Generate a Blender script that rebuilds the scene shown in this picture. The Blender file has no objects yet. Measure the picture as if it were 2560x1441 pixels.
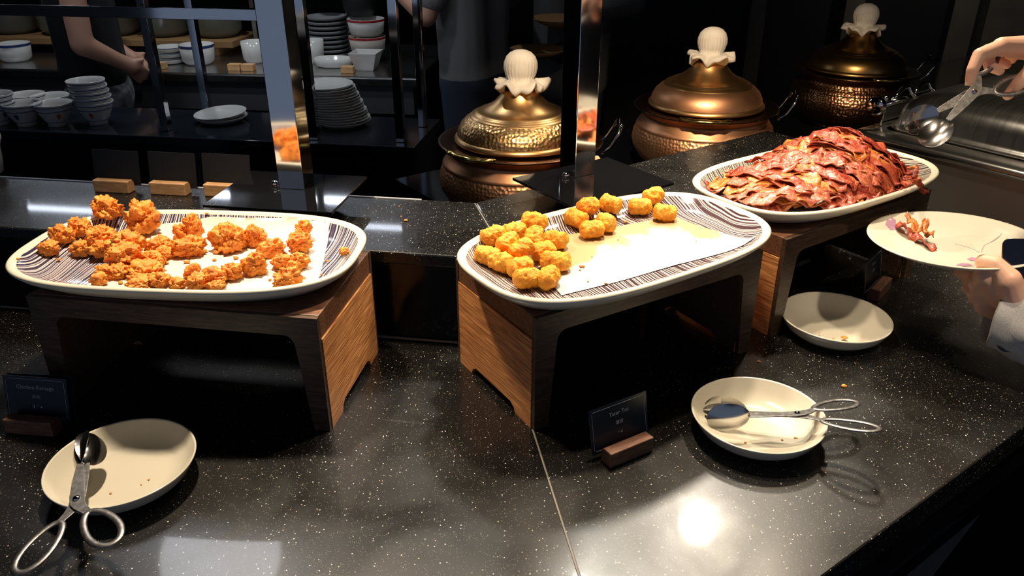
import bpy, bmesh, math, random
from math import sin, cos, pi, radians as R, sqrt
from mathutils import Vector, Matrix, noise

# ------------------------------------------------------------------ camera, world, lights
# World origin: top of the lower stone worktop is z = 0, the floor is z = -0.86.
sc = bpy.context.scene
C = sc.collection
CAM_H, PITCH, FPX = 0.7, R(26.5), 2000.0
cam_d = bpy.data.cameras.new('camera'); cam = bpy.data.objects.new('camera', cam_d); C.objects.link(cam)
cam_d.sensor_width = 36.0; cam_d.lens = 36.0 * FPX / 2560.0; cam_d.clip_start = 0.05; cam_d.clip_end = 60
cam.location = (0, 0, CAM_H); cam.rotation_euler = (pi / 2 - PITCH, 0, 0)
sc.camera = cam
sc.view_settings.view_transform = 'Standard'; sc.view_settings.look = 'None'
sc.view_settings.gamma = 1.0; sc.view_settings.use_curve_mapping = False
sc.view_settings.exposure = 0.0
sc.cycles.max_bounces = 8
sc.cycles.sample_clamp_indirect = 4.0

w = bpy.data.worlds.new('world'); sc.world = w; w.use_nodes = True
w.node_tree.nodes['Background'].inputs[0].default_value = (0.40, 0.52, 0.78, 1)
w.node_tree.nodes['Background'].inputs[1].default_value = 0.28

def spot(name, loc, target, power, col, size, blend, radius):
    l = bpy.data.lights.new(name, 'SPOT'); l.energy = power; l.color = col
    l.spot_size = R(size); l.spot_blend = blend; l.shadow_soft_size = radius
    o = bpy.data.objects.new(name, l); C.objects.link(o); o.location = loc
    o.rotation_euler = (Vector(target) - Vector(loc)).to_track_quat('-Z', 'Y').to_euler()
def area(name, loc, target, power, col, sx, sy):
    l = bpy.data.lights.new(name, 'AREA'); l.shape = 'RECTANGLE'; l.size = sx; l.size_y = sy; l.energy = power; l.color = col
    o = bpy.data.objects.new(name, l); C.objects.link(o); o.location = loc
    o.rotation_euler = (Vector(target) - Vector(loc)).to_track_quat('-Z', 'Y').to_euler()
WARM = (1.0, 0.82, 0.60)
spot('pendant_lamp_tray_a', (-0.46, 1.25, 1.1), (-0.44, 1.10, 0.2), 72, WARM, 74, 0.9, 0.03)
spot('pendant_lamp_tray_b', (0.15, 1.27, 1.1), (0.15, 1.12, 0.2), 46, WARM, 72, 0.9, 0.03)
spot('pendant_lamp_tray_c', (0.62, 1.58, 1.1), (0.64, 1.36, 0.2), 36, WARM, 96, 0.9, 0.03)
spot('ceiling_spot_front', (0.75, 2.47, 1.6), (0.36, 1.32, 0.2), 80, (1.0, 0.88, 0.72), 40, 0.9, 0.06)
spot('ceiling_spot_front', (0.22, 2.10, 1.6), (0.10, 1.10, 0.2), 85, (1.0, 0.93, 0.80), 46, 0.9, 0.07)
spot('ceiling_spot_front', (-1.12, 2.30, 1.6), (-0.70, 1.20, 0.2), 26, (0.95, 0.95, 1.0), 46, 0.9, 0.22)
spot('ceiling_spot_plates', (0.15, 1.15, 1.6), (0.42, 0.88, 0.0), 55, WARM, 46, 0.9, 0.03)
spot('ceiling_spot_pots', (0.10, 0.50, 1.6), (0.50, 2.15, 0.12), 215, (1.0, 0.80, 0.55), 40, 0.8, 0.05)
spot('ceiling_spot_right', (0.86, 0.45, 1.6), (0.86, 1.06, 0.10), 65, WARM, 34, 0.9, 0.04)
spot('ceiling_spot_chafer', (1.45, 1.75, 1.5), (1.20, 1.75, 0.2), 60, WARM, 50, 0.8, 0.05)
spot('added_downlight', (2.9, 4.7, 1.8), (3.0, 5.5, 0.2), 30, (1.0, 0.85, 0.65), 80, 0.8, 0.05)  # unseen wall-washer added so the rear wall panels show
for k, (x, y, p) in enumerate(((-2.2, 3.3, 22), (-1.3, 3.3, 22), (-.5, 3.3, 22), (-1.7, 2.55, 24), (-.8, 2.45, 24))):
    spot('added_downlight', (x, y, 1.8), (x, y + .05, 0), p, (0.85, 0.92, 1.0), 84, 0.6, 0.05)  # unseen cool spots added to brighten the island and kitchen

# ------------------------------------------------------------------ helpers
def ray(x, y):
    a = (x - 1280) / FPX; b = (720.5 - y) / FPX
    return Vector((a, cos(PITCH) + b * sin(PITCH), -sin(PITCH) + b * cos(PITCH)))
def at(x, y, z=0.0):                       # point of the photograph on a horizontal plane
    d = ray(x, y); return Vector((0, 0, CAM_H)) + d * ((z - CAM_H) / d.z)
def deep(x, y, fw):                        # point of the photograph at a distance along the view axis
    return Vector((0, 0, CAM_H)) + ray(x, y) * fw

class MB:
    def __init__(s): s.v = []; s.f = []; s.m = []; s.mat = 0
    def add(s, vs, fs):
        o = len(s.v); s.v += [tuple(p) for p in vs]
        for f in fs: s.f.append([i + o for i in f]); s.m.append(s.mat)
    def box(s, c, d, rz=0, taper=1.0):
        cx, cy, cz = c; dx, dy, dz = d[0] / 2, d[1] / 2, d[2] / 2; vs = []
        for z in (-1, 1):
            k = taper if z > 0 else 1
            for x, y in ((-1, -1), (1, -1), (1, 1), (-1, 1)):
                px, py = x * dx * k, y * dy * k
                vs.append((cx + px * cos(rz) - py * sin(rz), cy + px * sin(rz) + py * cos(rz), cz + z * dz))
        s.add(vs, [(3, 2, 1, 0), (4, 5, 6, 7), (0, 1, 5, 4), (1, 2, 6, 5), (2, 3, 7, 6), (3, 0, 4, 7)])
    def prism(s, pts, lo, hi, axis='z'):
        n = len(pts)
        def P(p, h):
            return (p[0], p[1], h) if axis == 'z' else ((p[0], h, p[1]) if axis == 'y' else (h, p[0], p[1]))
        vs = [P(p, lo) for p in pts] + [P(p, hi) for p in pts]
        fs = [tuple(range(n))[::-1], tuple(range(n, 2 * n))] + [(i, (i + 1) % n, n + (i + 1) % n, n + i) for i in range(n)]
        s.add(vs, fs)
    def rings(s, rs, closed=True, cap0=True, cap1=True):
        n = len(rs[0]); vs = [p for r in rs for p in r]; fs = []
        for k in range(len(rs) - 1):
            for i in range(n if closed else n - 1):
                j = (i + 1) % n; fs.append((k * n + i, k * n + j, (k + 1) * n + j, (k + 1) * n + i))
        if cap0: fs.append(tuple(range(n))[::-1])
        if cap1: fs.append(tuple((len(rs) - 1) * n + i for i in range(n)))
        s.add(vs, fs)
    def lathe(s, prof, seg=32, c=(0, 0, 0), cap0=True, cap1=True, mod=None):
        rs = []
        for k, (r, z) in enumerate(prof):
            row = []
            for i in range(seg):
                a = 2 * pi * i / seg; rr, zz = (r, z) if mod is None else mod(r, z, a, k)
                row.append((c[0] + rr * cos(a), c[1] + rr * sin(a), c[2] + zz))
            rs.append(row)
        s.rings(rs, True, cap0, cap1)
    def tube(s, path, rad, seg=8, flat=1.0, up=None, closed=False):
        path = [Vector(p) for p in path]; n = len(path)
        rad = rad if isinstance(rad, (list, tuple)) else [rad] * n
        rs = []; prev = Vector(up) if up else None
        for i, p in enumerate(path):
            if closed: t = path[(i + 1) % n] - path[i - 1]
            else: t = path[min(i + 1, n - 1)] - path[max(i - 1, 0)]
            t = t.normalized() if t.length > 1e-9 else Vector((0, 0, 1))
            if prev is None: prev = Vector((0, 0, 1)) if abs(t.z) < .9 else Vector((1, 0, 0))
            a = prev - t * prev.dot(t)
            a = a.normalized() if a.length > 1e-6 else t.orthogonal().normalized()
            if not up: prev = a
            b = t.cross(a)
            rs.append([p + (a * cos(2 * pi * k / seg) * flat + b * sin(2 * pi * k / seg)) * rad[i] for k in range(seg)])
        if closed: s.rings(rs + [rs[0]], True, False, False)
        else: s.rings(rs)
    def ball(s, c, r, seg=16, rg=10, sz=1.0):
        s.lathe([(r * sin(pi * (k + .02) / (rg + .04)), -r * sz * cos(pi * (k + .02) / (rg + .04))) for k in range(rg + 1)], seg, c)
    def build(s, name, mats, parent=None, loc=(0, 0, 0), rot=(0, 0, 0), smooth=False, auto=None, bevel=0):
        me = bpy.data.meshes.new(name); me.from_pydata(s.v, [], s.f)
        mats = mats if isinstance(mats, (list, tuple)) else [mats]
        for m in mats: me.materials.append(m)
        bm = bmesh.new(); bm.from_mesh(me)
        for f, mi in zip(bm.faces, s.m): f.material_index = mi
        bmesh.ops.recalc_face_normals(bm, faces=bm.faces)
        if bevel:
            ed = [e for e in bm.edges if len(e.link_faces) == 2 and e.calc_face_angle(0) > 0.5]
            bmesh.ops.bevel(bm, geom=ed, offset=bevel, segments=2, profile=0.5, affect='EDGES', clamp_overlap=True)
        bm.to_mesh(me); bm.free()
        if smooth or auto:
            me.polygons.foreach_set('use_smooth', [True] * len(me.polygons))
            if auto: me.set_sharp_from_angle(angle=R(auto))
        return link(name, me, parent, loc, rot)
def link(name, me, parent=None, loc=(0, 0, 0), rot=(0, 0, 0)):
    o = bpy.data.objects.new(name, me); C.objects.link(o); o.parent = parent; o.location = loc; o.rotation_euler = rot
    return o
def tag(o, label, cat, group=None, kind=None):
    o['label'] = label; o['category'] = cat
    if group: o['group'] = group
    if kind: o['kind'] = kind
    return o
def thing(name, label, cat, loc=(0, 0, 0), rz=0, group=None):
    o = link(name, None, None, loc, (0, 0, rz)); return tag(o, label, cat, group)
def struct(o): o['kind'] = 'structure'; return o
def copy_tree(o, parent=None):
    c = o.copy(); C.objects.link(c); c.parent = parent
    for ch in list(o.children): copy_tree(ch, c)
    return c
def baked(o):                               # apply an object's modifiers into a plain mesh
    dg = bpy.context.evaluated_depsgraph_get(); return bpy.data.meshes.new_from_object(o.evaluated_get(dg))
def text_mesh(s, size, mat, name, parent, loc, rot=(0, 0, 0)):
    cu = bpy.data.curves.new('text', 'FONT'); cu.body = s; cu.size = size; cu.align_x = 'CENTER'; cu.extrude = 0.00008; cu.resolution_u = 3
    t = bpy.data.objects.new('text', cu); C.objects.link(t); me = baked(t)
    bpy.data.objects.remove(t); bpy.data.curves.remove(cu)
    me.materials.clear(); me.materials.append(mat)
    return link(name, me, parent, loc, rot)
def blob(name, segs, mats, voxel, smooth=6):  # one continuous skin over tapered capsules
    b = MB()
    for p, q, r0, r1 in segs:
        p, q = Vector(p), Vector(q); d = q - p; n = max(2, int(d.length / (0.5 * min(r0, r1))) + 1)
        t = d.normalized() if d.length > 1e-6 else Vector((0, 0, 1)); a = t.orthogonal().normalized(); c = t.cross(a); rs = []
        for k in range(5): th = -pi / 2 + (k + .15) * (pi / 2) / 5; rs.append((p + t * r0 * sin(th), r0 * cos(th)))
        for k in range(n + 1): u = k / n; rs.append((p + d * u, r0 + (r1 - r0) * u))
        for k in range(5): th = (4 - k + .15) * 0 + (k + .85) * (pi / 2) / 5; rs.append((q + t * r1 * sin(th), r1 * cos(th)))
        b.rings([[x + (a * cos(2 * pi * i / 14) + c * sin(2 * pi * i / 14)) * rr for i in range(14)] for x, rr in rs])
    o = b.build(name, mats)
    m = o.modifiers.new('r', 'REMESH'); m.mode = 'VOXEL'; m.voxel_size = voxel; m.use_smooth_shade = True
    m = o.modifiers.new('s', 'SMOOTH'); m.iterations = smooth; m.factor = 0.5
    me = baked(o); old = o.data; bpy.data.objects.remove(o); bpy.data.meshes.remove(old)
    me.polygons.foreach_set('use_smooth', [True] * len(me.polygons))
    return me

# ------------------------------------------------------------------ materials
def mat(name, col, rough=0.5, metal=0.0, **kw):
    m = bpy.data.materials.new(name); m.use_nodes = True; p = m.node_tree.nodes['Principled BSDF']
    p.inputs['Base Color'].default_value = (*col, 1); p.inputs['Roughness'].default_value = rough; p.inputs['Metallic'].default_value = metal
    for k, v in kw.items(): p.inputs[k.replace('_', ' ')].default_value = v
    return m
def N(m, t, **kw):
    n = m.node_tree.nodes.new(t)
    for k, v in kw.items():
        if k in n.inputs: n.inputs[k].default_value = v
        else: setattr(n, k, v)
    return n
def L(m, a, b): m.node_tree.links.new(a, b)
def coords(m, scale=(1, 1, 1), rot=(0, 0, 0), src='Object'):
    tc = N(m, 'ShaderNodeTexCoord'); mp = N(m, 'ShaderNodeMapping'); mp.inputs['Scale'].default_value = scale; mp.inputs['Rotation'].default_value = rot
    L(m, tc.outputs[src], mp.inputs[0]); return mp.outputs[0]
def ramp(m, fac, stops, interp='LINEAR'):
    r = N(m, 'ShaderNodeValToRGB'); cr = r.color_ramp; cr.interpolation = interp
    while len(cr.elements) < len(stops): cr.elements.new(0.5)
    for e, (p, c) in zip(cr.elements, stops): e.position = p; e.color = (*c, 1) if len(c) == 3 else c
    L(m, fac, r.inputs[0]); return r.outputs[0]
def bsdf(m): return m.node_tree.nodes['Principled BSDF']
def bump(m, h, strength, dist):
    b = N(m, 'ShaderNodeBump', Strength=strength, Distance=dist); L(m, h, b.inputs['Height']); L(m, b.outputs[0], bsdf(m).inputs['Normal'])
def noisy(m, scale, stops, detail=4, src='Object', sc3=(1, 1, 1), rot=(0, 0, 0), rough=None, dist=0.0):
    n = N(m, 'ShaderNodeTexNoise', Scale=scale, Detail=detail, Distortion=dist); L(m, coords(m, sc3, rot, src), n.inputs['Vector'])
    L(m, ramp(m, n.outputs['Fac'], stops), bsdf(m).inputs['Base Color']); return n

def stone(name, base, rough):
    m = mat(name, base, rough, Coat_Weight=.32, Coat_Roughness=.05); p = bsdf(m); co = coords(m)
    def flecks(scale, thr, keep, seedoff):
        mp = N(m, 'ShaderNodeMapping'); mp.inputs['Location'].default_value = (seedoff, seedoff * .7, 0); L(m, co, mp.inputs[0])
        v = N(m, 'ShaderNodeTexVoronoi', Scale=scale); L(m, mp.outputs[0], v.inputs['Vector'])
        a = N(m, 'ShaderNodeMath', operation='LESS_THAN'); L(m, v.outputs['Distance'], a.inputs[0]); a.inputs[1].default_value = thr
        sp = N(m, 'ShaderNodeSeparateColor'); L(m, v.outputs['Color'], sp.inputs[0])
        b = N(m, 'ShaderNodeMath', operation='GREATER_THAN'); L(m, sp.outputs[0], b.inputs[0]); b.inputs[1].default_value = keep
        c = N(m, 'ShaderNodeMath', operation='MULTIPLY'); L(m, a.outputs[0], c.inputs[0]); L(m, b.outputs[0], c.inputs[1])
        return c.outputs[0], sp.outputs[1]
    f1, k1 = flecks(240, .20, .84, 0.0); f2, k2 = flecks(430, .27, .70, 3.7)
    n = N(m, 'ShaderNodeTexNoise', Scale=420, Detail=3); L(m, co, n.inputs['Vector'])
    base_c = ramp(m, n.outputs['Fac'], [(0.35, (base[0] * .5, base[1] * .5, base[2] * .5)), (0.75, (base[0] * 2.1, base[1] * 2.0, base[2] * 1.9))])
    mx = N(m, 'ShaderNodeMix', data_type='RGBA'); L(m, f2, mx.inputs['Factor']); L(m, base_c, mx.inputs[6]); mx.inputs[7].default_value = (.13, .12, .10, 1)
    fc = ramp(m, k1, [(0, (.75, .72, .66)), (.6, (.6, .58, .55)), (.8, (.5, .33, .22)), (1, (.7, .65, .5))])
    m2 = N(m, 'ShaderNodeMix', data_type='RGBA'); L(m, f1, m2.inputs['Factor']); L(m, mx.outputs[2], m2.inputs[6]); L(m, fc, m2.inputs[7])
    L(m, m2.outputs[2], p.inputs['Base Color'])
    s = N(m, 'ShaderNodeTexNoise', Scale=6, Detail=5, Distortion=.6); L(m, co, s.inputs['Vector'])
    rr = N(m, 'ShaderNodeMapRange'); L(m, s.outputs['Fac'], rr.inputs[0]); rr.inputs[1].default_value = .3; rr.inputs[2].default_value = .75; rr.inputs[3].default_value = rough * .75; rr.inputs[4].default_value = rough * 1.5
    L(m, rr.outputs[0], p.inputs['Roughness'])
    bump(m, n.outputs['Fac'], .10, .0006)
    return m
def wood(name, dark, light, scale, rot=(0, 0, 0), stretch=(1, 14, 1), rough=.42, dist=1.2):
    m = mat(name, light, rough); co = coords(m, stretch, rot)
    n = N(m, 'ShaderNodeTexNoise', Scale=scale, Detail=5, Distortion=dist, Roughness=.6); L(m, co, n.inputs['Vector'])
    L(m, ramp(m, n.outputs['Fac'], [(.32, dark), (.5, tuple((a + b) / 2 for a, b in zip(dark, light))), (.62, light), (.8, tuple(min(1, c * 1.15) for c in light))]), bsdf(m).inputs['Base Color'])
    bump(m, n.outputs['Fac'], .15, .0008); return m

M = {}
M['stone'] = stone('black_flecked_stone', (.0042, .0038, .0034), .30)
M['black_gloss'] = mat('black_gloss_panel', (.004, .004, .005), .12)
M['plate_glass'] = mat('black_mirror_plate', (.006, .006, .007), .05, Specular_IOR_Level=1.0)
M['black_matt'] = mat('black_matt', (.006, .006, .007), .6)
M['grout'] = mat('pale_joint_filler', (.22, .19, .15), .6)
M['floor'] = mat('dark_floor', (.006, .006, .008), .35); noisy(M['floor'], 3, [(.3, (.004, .004, .006)), (.8, (.010, .010, .013))])
M['wall'] = mat('dark_wall', (.010, .011, .014), .7); noisy(M['wall'], 2, [(.3, (.006, .007, .010)), (.8, (.014, .014, .016))])
M['panel'] = mat('grey_wall_panel', (.05, .045, .038), .7); noisy(M['panel'], 5, [(.3, (.10, .09, .078)), (.8, (.17, .15, .12))])
M['chrome'] = mat('polished_steel', (.72, .72, .72), .07, 1.0)
M['steel'] = mat('brushed_steel', (.55, .54, .52), .24, 1.0)
_n = N(M['steel'], 'ShaderNodeTexNoise', Scale=9, Detail=6); L(M['steel'], coords(M['steel'], (1, 30, 1)), _n.inputs['Vector'])
L(M['steel'], ramp(M['steel'], _n.outputs['Fac'], [(.3, (.22, .22, .22)), (.75, (.27, .27, .27))]), bsdf(M['steel']).inputs['Roughness'])
M['worn_steel'] = mat('worn_steel', (.30, .29, .28), .42, 1.0); noisy(M['worn_steel'], 160, [(.3, (.18, .17, .165)), (.75, (.40, .385, .37))], 5)
M['bowl_steel'] = mat('bright_steel', (.50, .48, .46), .20, 1.0)
M['walnut'] = wood('walnut', (.07, .028, .014), (.24, .105, .052), 26, stretch=(1, 12, 12))
M['walnut_front'] = wood('walnut_front', (.030, .017, .010), (.105, .058, .033), 22, stretch=(1, 9, 9))
M['zebra'] = wood('zebra_wood', (.24, .07, .018), (.92, .42, .145), 30, rot=(R(12), 0, 0), stretch=(4, .55, 15), dist=.5)
M['card_wood'] = wood('light_card_wood', (.48, .24, .10), (.74, .43, .20), 40, stretch=(1, 10, 10))
M['card_wood_dark'] = wood('brown_card_wood', (.12, .05, .03), (.27, .13, .075), 40, stretch=(1, 10, 10))
M['card'] = mat('navy_card', (.006, .012, .022), .32)
M['print'] = mat('pale_print', (.42, .44, .46), .6)
M['white_china'] = mat('cream_china', (.68, .63, .51), .12)
M['bg_china'] = mat('white_china', (.62, .60, .56), .15)
M['blue_line'] = mat('blue_glaze_line', (.03, .05, .16), .2)
M['red_glaze'] = mat('red_glaze', (.45, .03, .03), .2)
M['red_motif'] = mat('orange_motif', (.5, .10, .03), .3)
M['green_motif'] = mat('blue_green_motif', (.04, .09, .13), .3)
M['pink_print'] = mat('mauve_print', (.48, .27, .38), .2)
M['grey_print'] = mat('grey_print', (.42, .38, .40), .2)
M['skin_hand'] = mat('skin', (.80, .46, .31), .45, Subsurface_Weight=.12); bsdf(M['skin_hand']).inputs['Subsurface Radius'].default_value = (.012, .005, .003)
noisy(M['skin_hand'], 30, [(.3, (.78, .43, .29)), (.75, (.84, .50, .35))], 4)
M['nail'] = mat('fingernail', (.86, .55, .45), .25)
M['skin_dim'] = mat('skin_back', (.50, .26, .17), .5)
M['hair'] = mat('dark_hair', (.012, .009, .008), .5)
M['grey_cloth'] = mat('pale_grey_cloth', (.50, .48, .46), .9); noisy(M['grey_cloth'], 500, [(.3, (.40, .38, .37)), (.8, (.58, .56, .54))], 2)
M['black_cloth'] = mat('black_cloth', (.004, .004, .006), .9)
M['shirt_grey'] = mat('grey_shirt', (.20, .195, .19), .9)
M['denim'] = mat('dark_blue_denim', (.020, .028, .05), .9)
M['shorts'] = mat('grey_shorts', (.11, .11, .12), .9); noisy(M['shorts'], 18, [(.4, (.05, .05, .06)), (.6, (.17, .17, .18))])
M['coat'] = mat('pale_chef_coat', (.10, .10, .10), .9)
M['shoe'] = mat('black_shoe', (.01, .01, .01), .5)
M['phone'] = mat('phone_glass', (.004, .005, .012), .06)
M['phone_rim'] = mat('rose_metal_rim', (.70, .52, .44), .22, 1.0)
M['brass'] = mat('brass', (.75, .52, .16), .22, 1.0)
M['knob_cloth'] = mat('white_knob_cloth', (.74, .66, .56), .85); _n = noisy(M['knob_cloth'], 40, [(.3, (.66, .58, .49)), (.8, (.80, .72, .62))])
M['tray_rim'] = mat('cream_glaze_rim', (.72, .67, .53), .16)
M['tray_side'] = M['tray_rim']
M['bamboo'] = mat('bamboo', (.30, .16, .06), .6)
M['tube'] = mat('light_tube', (1, 1, 1), .5); bsdf(M['tube']).inputs['Emission Color'].default_value = (.78, .86, 1, 1); bsdf(M['tube']).inputs['Emission Strength'].default_value = 22

M['dark_rim'] = mat('dark_copper_rim', (.16, .08, .045), .30, 1.0)
def copper(name, c0, c1, rough, hammer):
    m = mat(name, c0, rough, 1.0); noisy(m, 14, [(.3, c1), (.7, c0)], 5)
    v = N(m, 'ShaderNodeTexVoronoi', Scale=115, feature='F1', Randomness=.55); L(m, coords(m), v.inputs['Vector'])
    if hammer: bump(m, v.outputs['Distance'], .40, .004)
    return m
M['copper'] = copper('copper', (.88, .46, .24), (.70, .32, .16), .42, False)
M['copper_hammered'] = copper('hammered_copper', (.88, .47, .24), (.70, .33, .16), .42, True)
M['lid'] = copper('bronze_lid', (.84, .52, .22), (.64, .34, .13), .34, False)
M['lid_hammered'] = copper('hammered_bronze_lid', (.86, .54, .23), (.66, .36, .14), .32, True)
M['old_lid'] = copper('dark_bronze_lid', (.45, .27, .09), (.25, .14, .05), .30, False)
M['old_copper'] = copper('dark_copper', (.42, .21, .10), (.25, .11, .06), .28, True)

def stripes(name, dark, light, off):
    m = mat(name, light, .13); tc = coords(m)
    mp = N(m, 'ShaderNodeMapping'); mp.inputs['Location'].default_value = (off, off, 0); L(m, tc, mp.inputs[0])
    n = N(m, 'ShaderNodeTexNoise', Scale=7.0, Detail=1.5); L(m, mp.outputs[0], n.inputs['Vector'])
    sx = N(m, 'ShaderNodeSeparateXYZ'); L(m, mp.outputs[0], sx.inputs[0])
    d = N(m, 'ShaderNodeMath', operation='MULTIPLY_ADD'); L(m, n.outputs['Fac'], d.inputs[0]); d.inputs[1].default_value = .040; L(m, sx.outputs[0], d.inputs[2])
    # jittered line spacing: 1D noise of the flowed coordinate, sharpened
    n1 = N(m, 'ShaderNodeTexNoise', noise_dimensions='1D', Scale=430, Detail=1.0, Roughness=.4); L(m, d.outputs[0], n1.inputs['W'])
    c = ramp(m, n1.outputs['Fac'], [(.50, dark), (.54, light)])
    L(m, c, bsdf(m).inputs['Base Color']); return m
M['stripe_a'] = stripes('purple_striped_glaze', (.040, .030, .070), (.62, .58, .56), 0.0)
M['stripe_b'] = stripes('brown_striped_glaze', (.070, .034, .040), (.62, .57, .53), 2.3)
M['stripe_c'] = stripes('dark_striped_glaze', (.050, .040, .040), (.60, .54, .46), 5.1)

def paper(name, stain):
    m = mat(name, (.66, .65, .6), .75); co = coords(m)
    n = N(m, 'ShaderNodeTexNoise', Scale=9, Detail=5, Distortion=.6); L(m, co, n.inputs['Vector'])
    if stain:
        sx = N(m, 'ShaderNodeSeparateXYZ'); L(m, co, sx.inputs[0])
        a = N(m, 'ShaderNodeMath', operation='MULTIPLY_ADD'); L(m, sx.outputs[1], a.inputs[0]); a.inputs[1].default_value = 3.2; L(m, n.outputs['Fac'], a.inputs[2])
        L(m, ramp(m, a.outputs[0], [(.46, (.52, .52, .52)), (.56, (.46, .32, .155))]), bsdf(m).inputs['Base Color'])
    else: L(m, ramp(m, n.outputs['Fac'], [(.40, (.68, .66, .58)), (.75, (.60, .55, .40))]), bsdf(m).inputs['Base Color'])
    v = N(m, 'ShaderNodeTexVoronoi', Scale=75, feature='DISTANCE_TO_EDGE'); L(m, co, v.inputs['Vector']); bump(m, v.outputs['Distance'], .25, .001)
    return m
M['paper_a'] = paper('white_liner_paper', False); M['paper_b'] = paper('stained_liner_paper', True)

def fried(name, c0, c1, c2, scale, b):
    m = mat(name, c1, .55); co = coords(m)
    n = N(m, 'ShaderNodeTexNoise', Scale=scale, Detail=6, Roughness=.65); L(m, co, n.inputs['Vector'])
    L(m, ramp(m, n.outputs['Fac'], [(.28, c0), (.5, c1), (.72, c2)]), bsdf(m).inputs['Base Color'])
    n2 = N(m, 'ShaderNodeTexNoise', Scale=scale * 4, Detail=5); L(m, co, n2.inputs['Vector']); bump(m, n2.outputs['Fac'], b, .004); return m
M['chicken'] = fried('fried_crust', (.62, .13, .010), (.92, .29, .028), (.96, .46, .08), 55, .6)
M['tot'] = fried('golden_potato_crust', (.70, .20, .008), (.90, .36, .016), (.93, .55, .06), 70, .7)
M['crumb'] = fried('crumb_crust', (.5, .14, .02), (.72, .28, .05), (.8, .4, .1), 200, .3)
def bacon_mat(name, stops, seed):
    m = mat(name, (.4, .08, .04),   .38, Coat_Weight=.25, Coat_Roughness=.2); co = coords(m, (1, 1, 1), src='UV')
    mp = N(m, 'ShaderNodeMapping'); mp.inputs['Scale'].default_value = (1.6, 5.0, 1); mp.inputs['Location'].default_value = (seed, seed * 2, seed); L(m, co, mp.inputs[0])
    n = N(m, 'ShaderNodeTexNoise', Scale=1.5, Detail=5, Distortion=.7, Roughness=.6); L(m, mp.outputs[0], n.inputs['Vector'])
    L(m, ramp(m, n.outputs['Fac'], stops), bsdf(m).inputs['Base Color'])
    n2 = N(m, 'ShaderNodeTexNoise', Scale=140, Detail=4); L(m, coords(m), n2.inputs['Vector']); bump(m, n2.outputs['Fac'], .9, .004); return m
BAC = [bacon_mat('bacon_red', [(.30, (.17, .014, .008)), (.45, (.36, .036, .016)), (.58, (.50, .12, .045)), (.72, (.58, .22, .09))], 0.0),
       bacon_mat('bacon_pink', [(.30, (.26, .026, .014)), (.46, (.46, .085, .042)), (.6, (.58, .20, .10)), (.75, (.40, .05, .022))], 3.1),
       bacon_mat('bacon_golden', [(.30, (.36, .045, .012)), (.45, (.56, .15, .028)), (.62, (.68, .28, .05)), (.78, (.48, .10, .022))], 6.4),
       bacon_mat('bacon_dark', [(.30, (.10, .010, .008)), (.48, (.24, .022, .013)), (.62, (.40, .07, .03)), (.78, (.26, .032, .014))], 9.2)]

# ------------------------------------------------------------------ counter geometry
D1 = Vector((cos(R(-8.8)), sin(R(-8.8)), 0)); N1 = Vector((-D1.y, D1.x, 0))
D2 = Vector((cos(R(36)), sin(R(36)), 0)); N2 = Vector((-D2.y, D2.x, 0))
CC = Vector((-0.010, 1.178, 0)); JJ = Vector((0.168, -0.986, 0)).normalized()
A1, A2 = math.atan2(D1.y, D1.x), math.atan2(D2.y, D2.x)
def s1(u, v): p = CC + D1 * u + N1 * v; return (p.x, p.y)     # along / behind the left run, from the inner corner
def s2(u, v): p = CC + D2 * u + N2 * v; return (p.x, p.y)     # along / behind the right run
def mit(v):                                                   # mitre point at offset v on both runs
    b = (N1 + N2).normalized(); k = v / b.dot(N2); p = CC + b * k; return (p.x, p.y)
FR = -0.625
jf = CC + JJ * 0.70
gap = JJ.cross(Vector((0, 0, 1))).normalized() * 0.0012

# room shell
b = MB(); b.box((0, 3.0, -0.91), (9, 9, .1)); struct(b.build('floor', M['floor']))
b = MB(); b.box((0, 5.65, .5), (9, .1, 2.72)); wb = struct(b.build('wall_back', M['wall']))
b = MB(); b.box((-4.4, 3.0, .5), (.1, 9, 2.72)); struct(b.build('wall_left', M['wall']))
b = MB(); b.box((4.4, 3.0, .5), (.1, 9, 2.72)); struct(b.build('wall_right', M['wall']))
b = MB(); b.box((0, 3.0, 1.91), (9, 9, .1)); struct(b.build('ceiling', M['wall']))
for x, wd in ((1.62, .10), (2.25, .12), (2.98, .16), (3.38, .50)):
    b = MB(); b.box((x, 5.56, .4), (wd, .08, 2.4)); b.build('wall_panel', M['panel'], wb)
b = MB(); b.prism([s2(.35, -.47), s2(.35, -.345), s2(1.37, -.34)], -.86, -.856); struct(b.build('floor_light_wedge_1', mat('painted_floor_light', (.32, .31, .30), .6)))  # pale wedge of light on the dark floor, put in as a thin coloured prism

# lower worktop
wt = thing('stone_worktop', 'black flecked stone worktop bending in the middle, carrying the serving trays', 'worktop')
e1 = [CC - gap, jf - gap]
b = MB(); b.prism([(e1[0].x, e1[0].y), s1(-1.7, 0), s1(-1.7, -.664), (e1[1].x, e1[1].y)], -.045, 0); b.build('slab', M['stone'], wt, bevel=.003)
e2 = [CC + gap, jf + gap]
b = MB(); b.prism([(e2[0].x, e2[0].y), (e2[1].x, e2[1].y), s2(2.3, -.627), s2(2.3, 0), s2(1.0, 0)], -.045, 0); b.build('slab', M['stone'], wt, bevel=.003)
b = MB(); g2 = gap * .95; b.prism([((CC - g2).x, (CC - g2).y), ((jf - g2).x, (jf - g2).y), ((jf + g2).x, (jf + g2).y), ((CC + g2).x, (CC + g2).y)], -.04, -.0003); b.build('joint_strip', M['grout'], wt)
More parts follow.
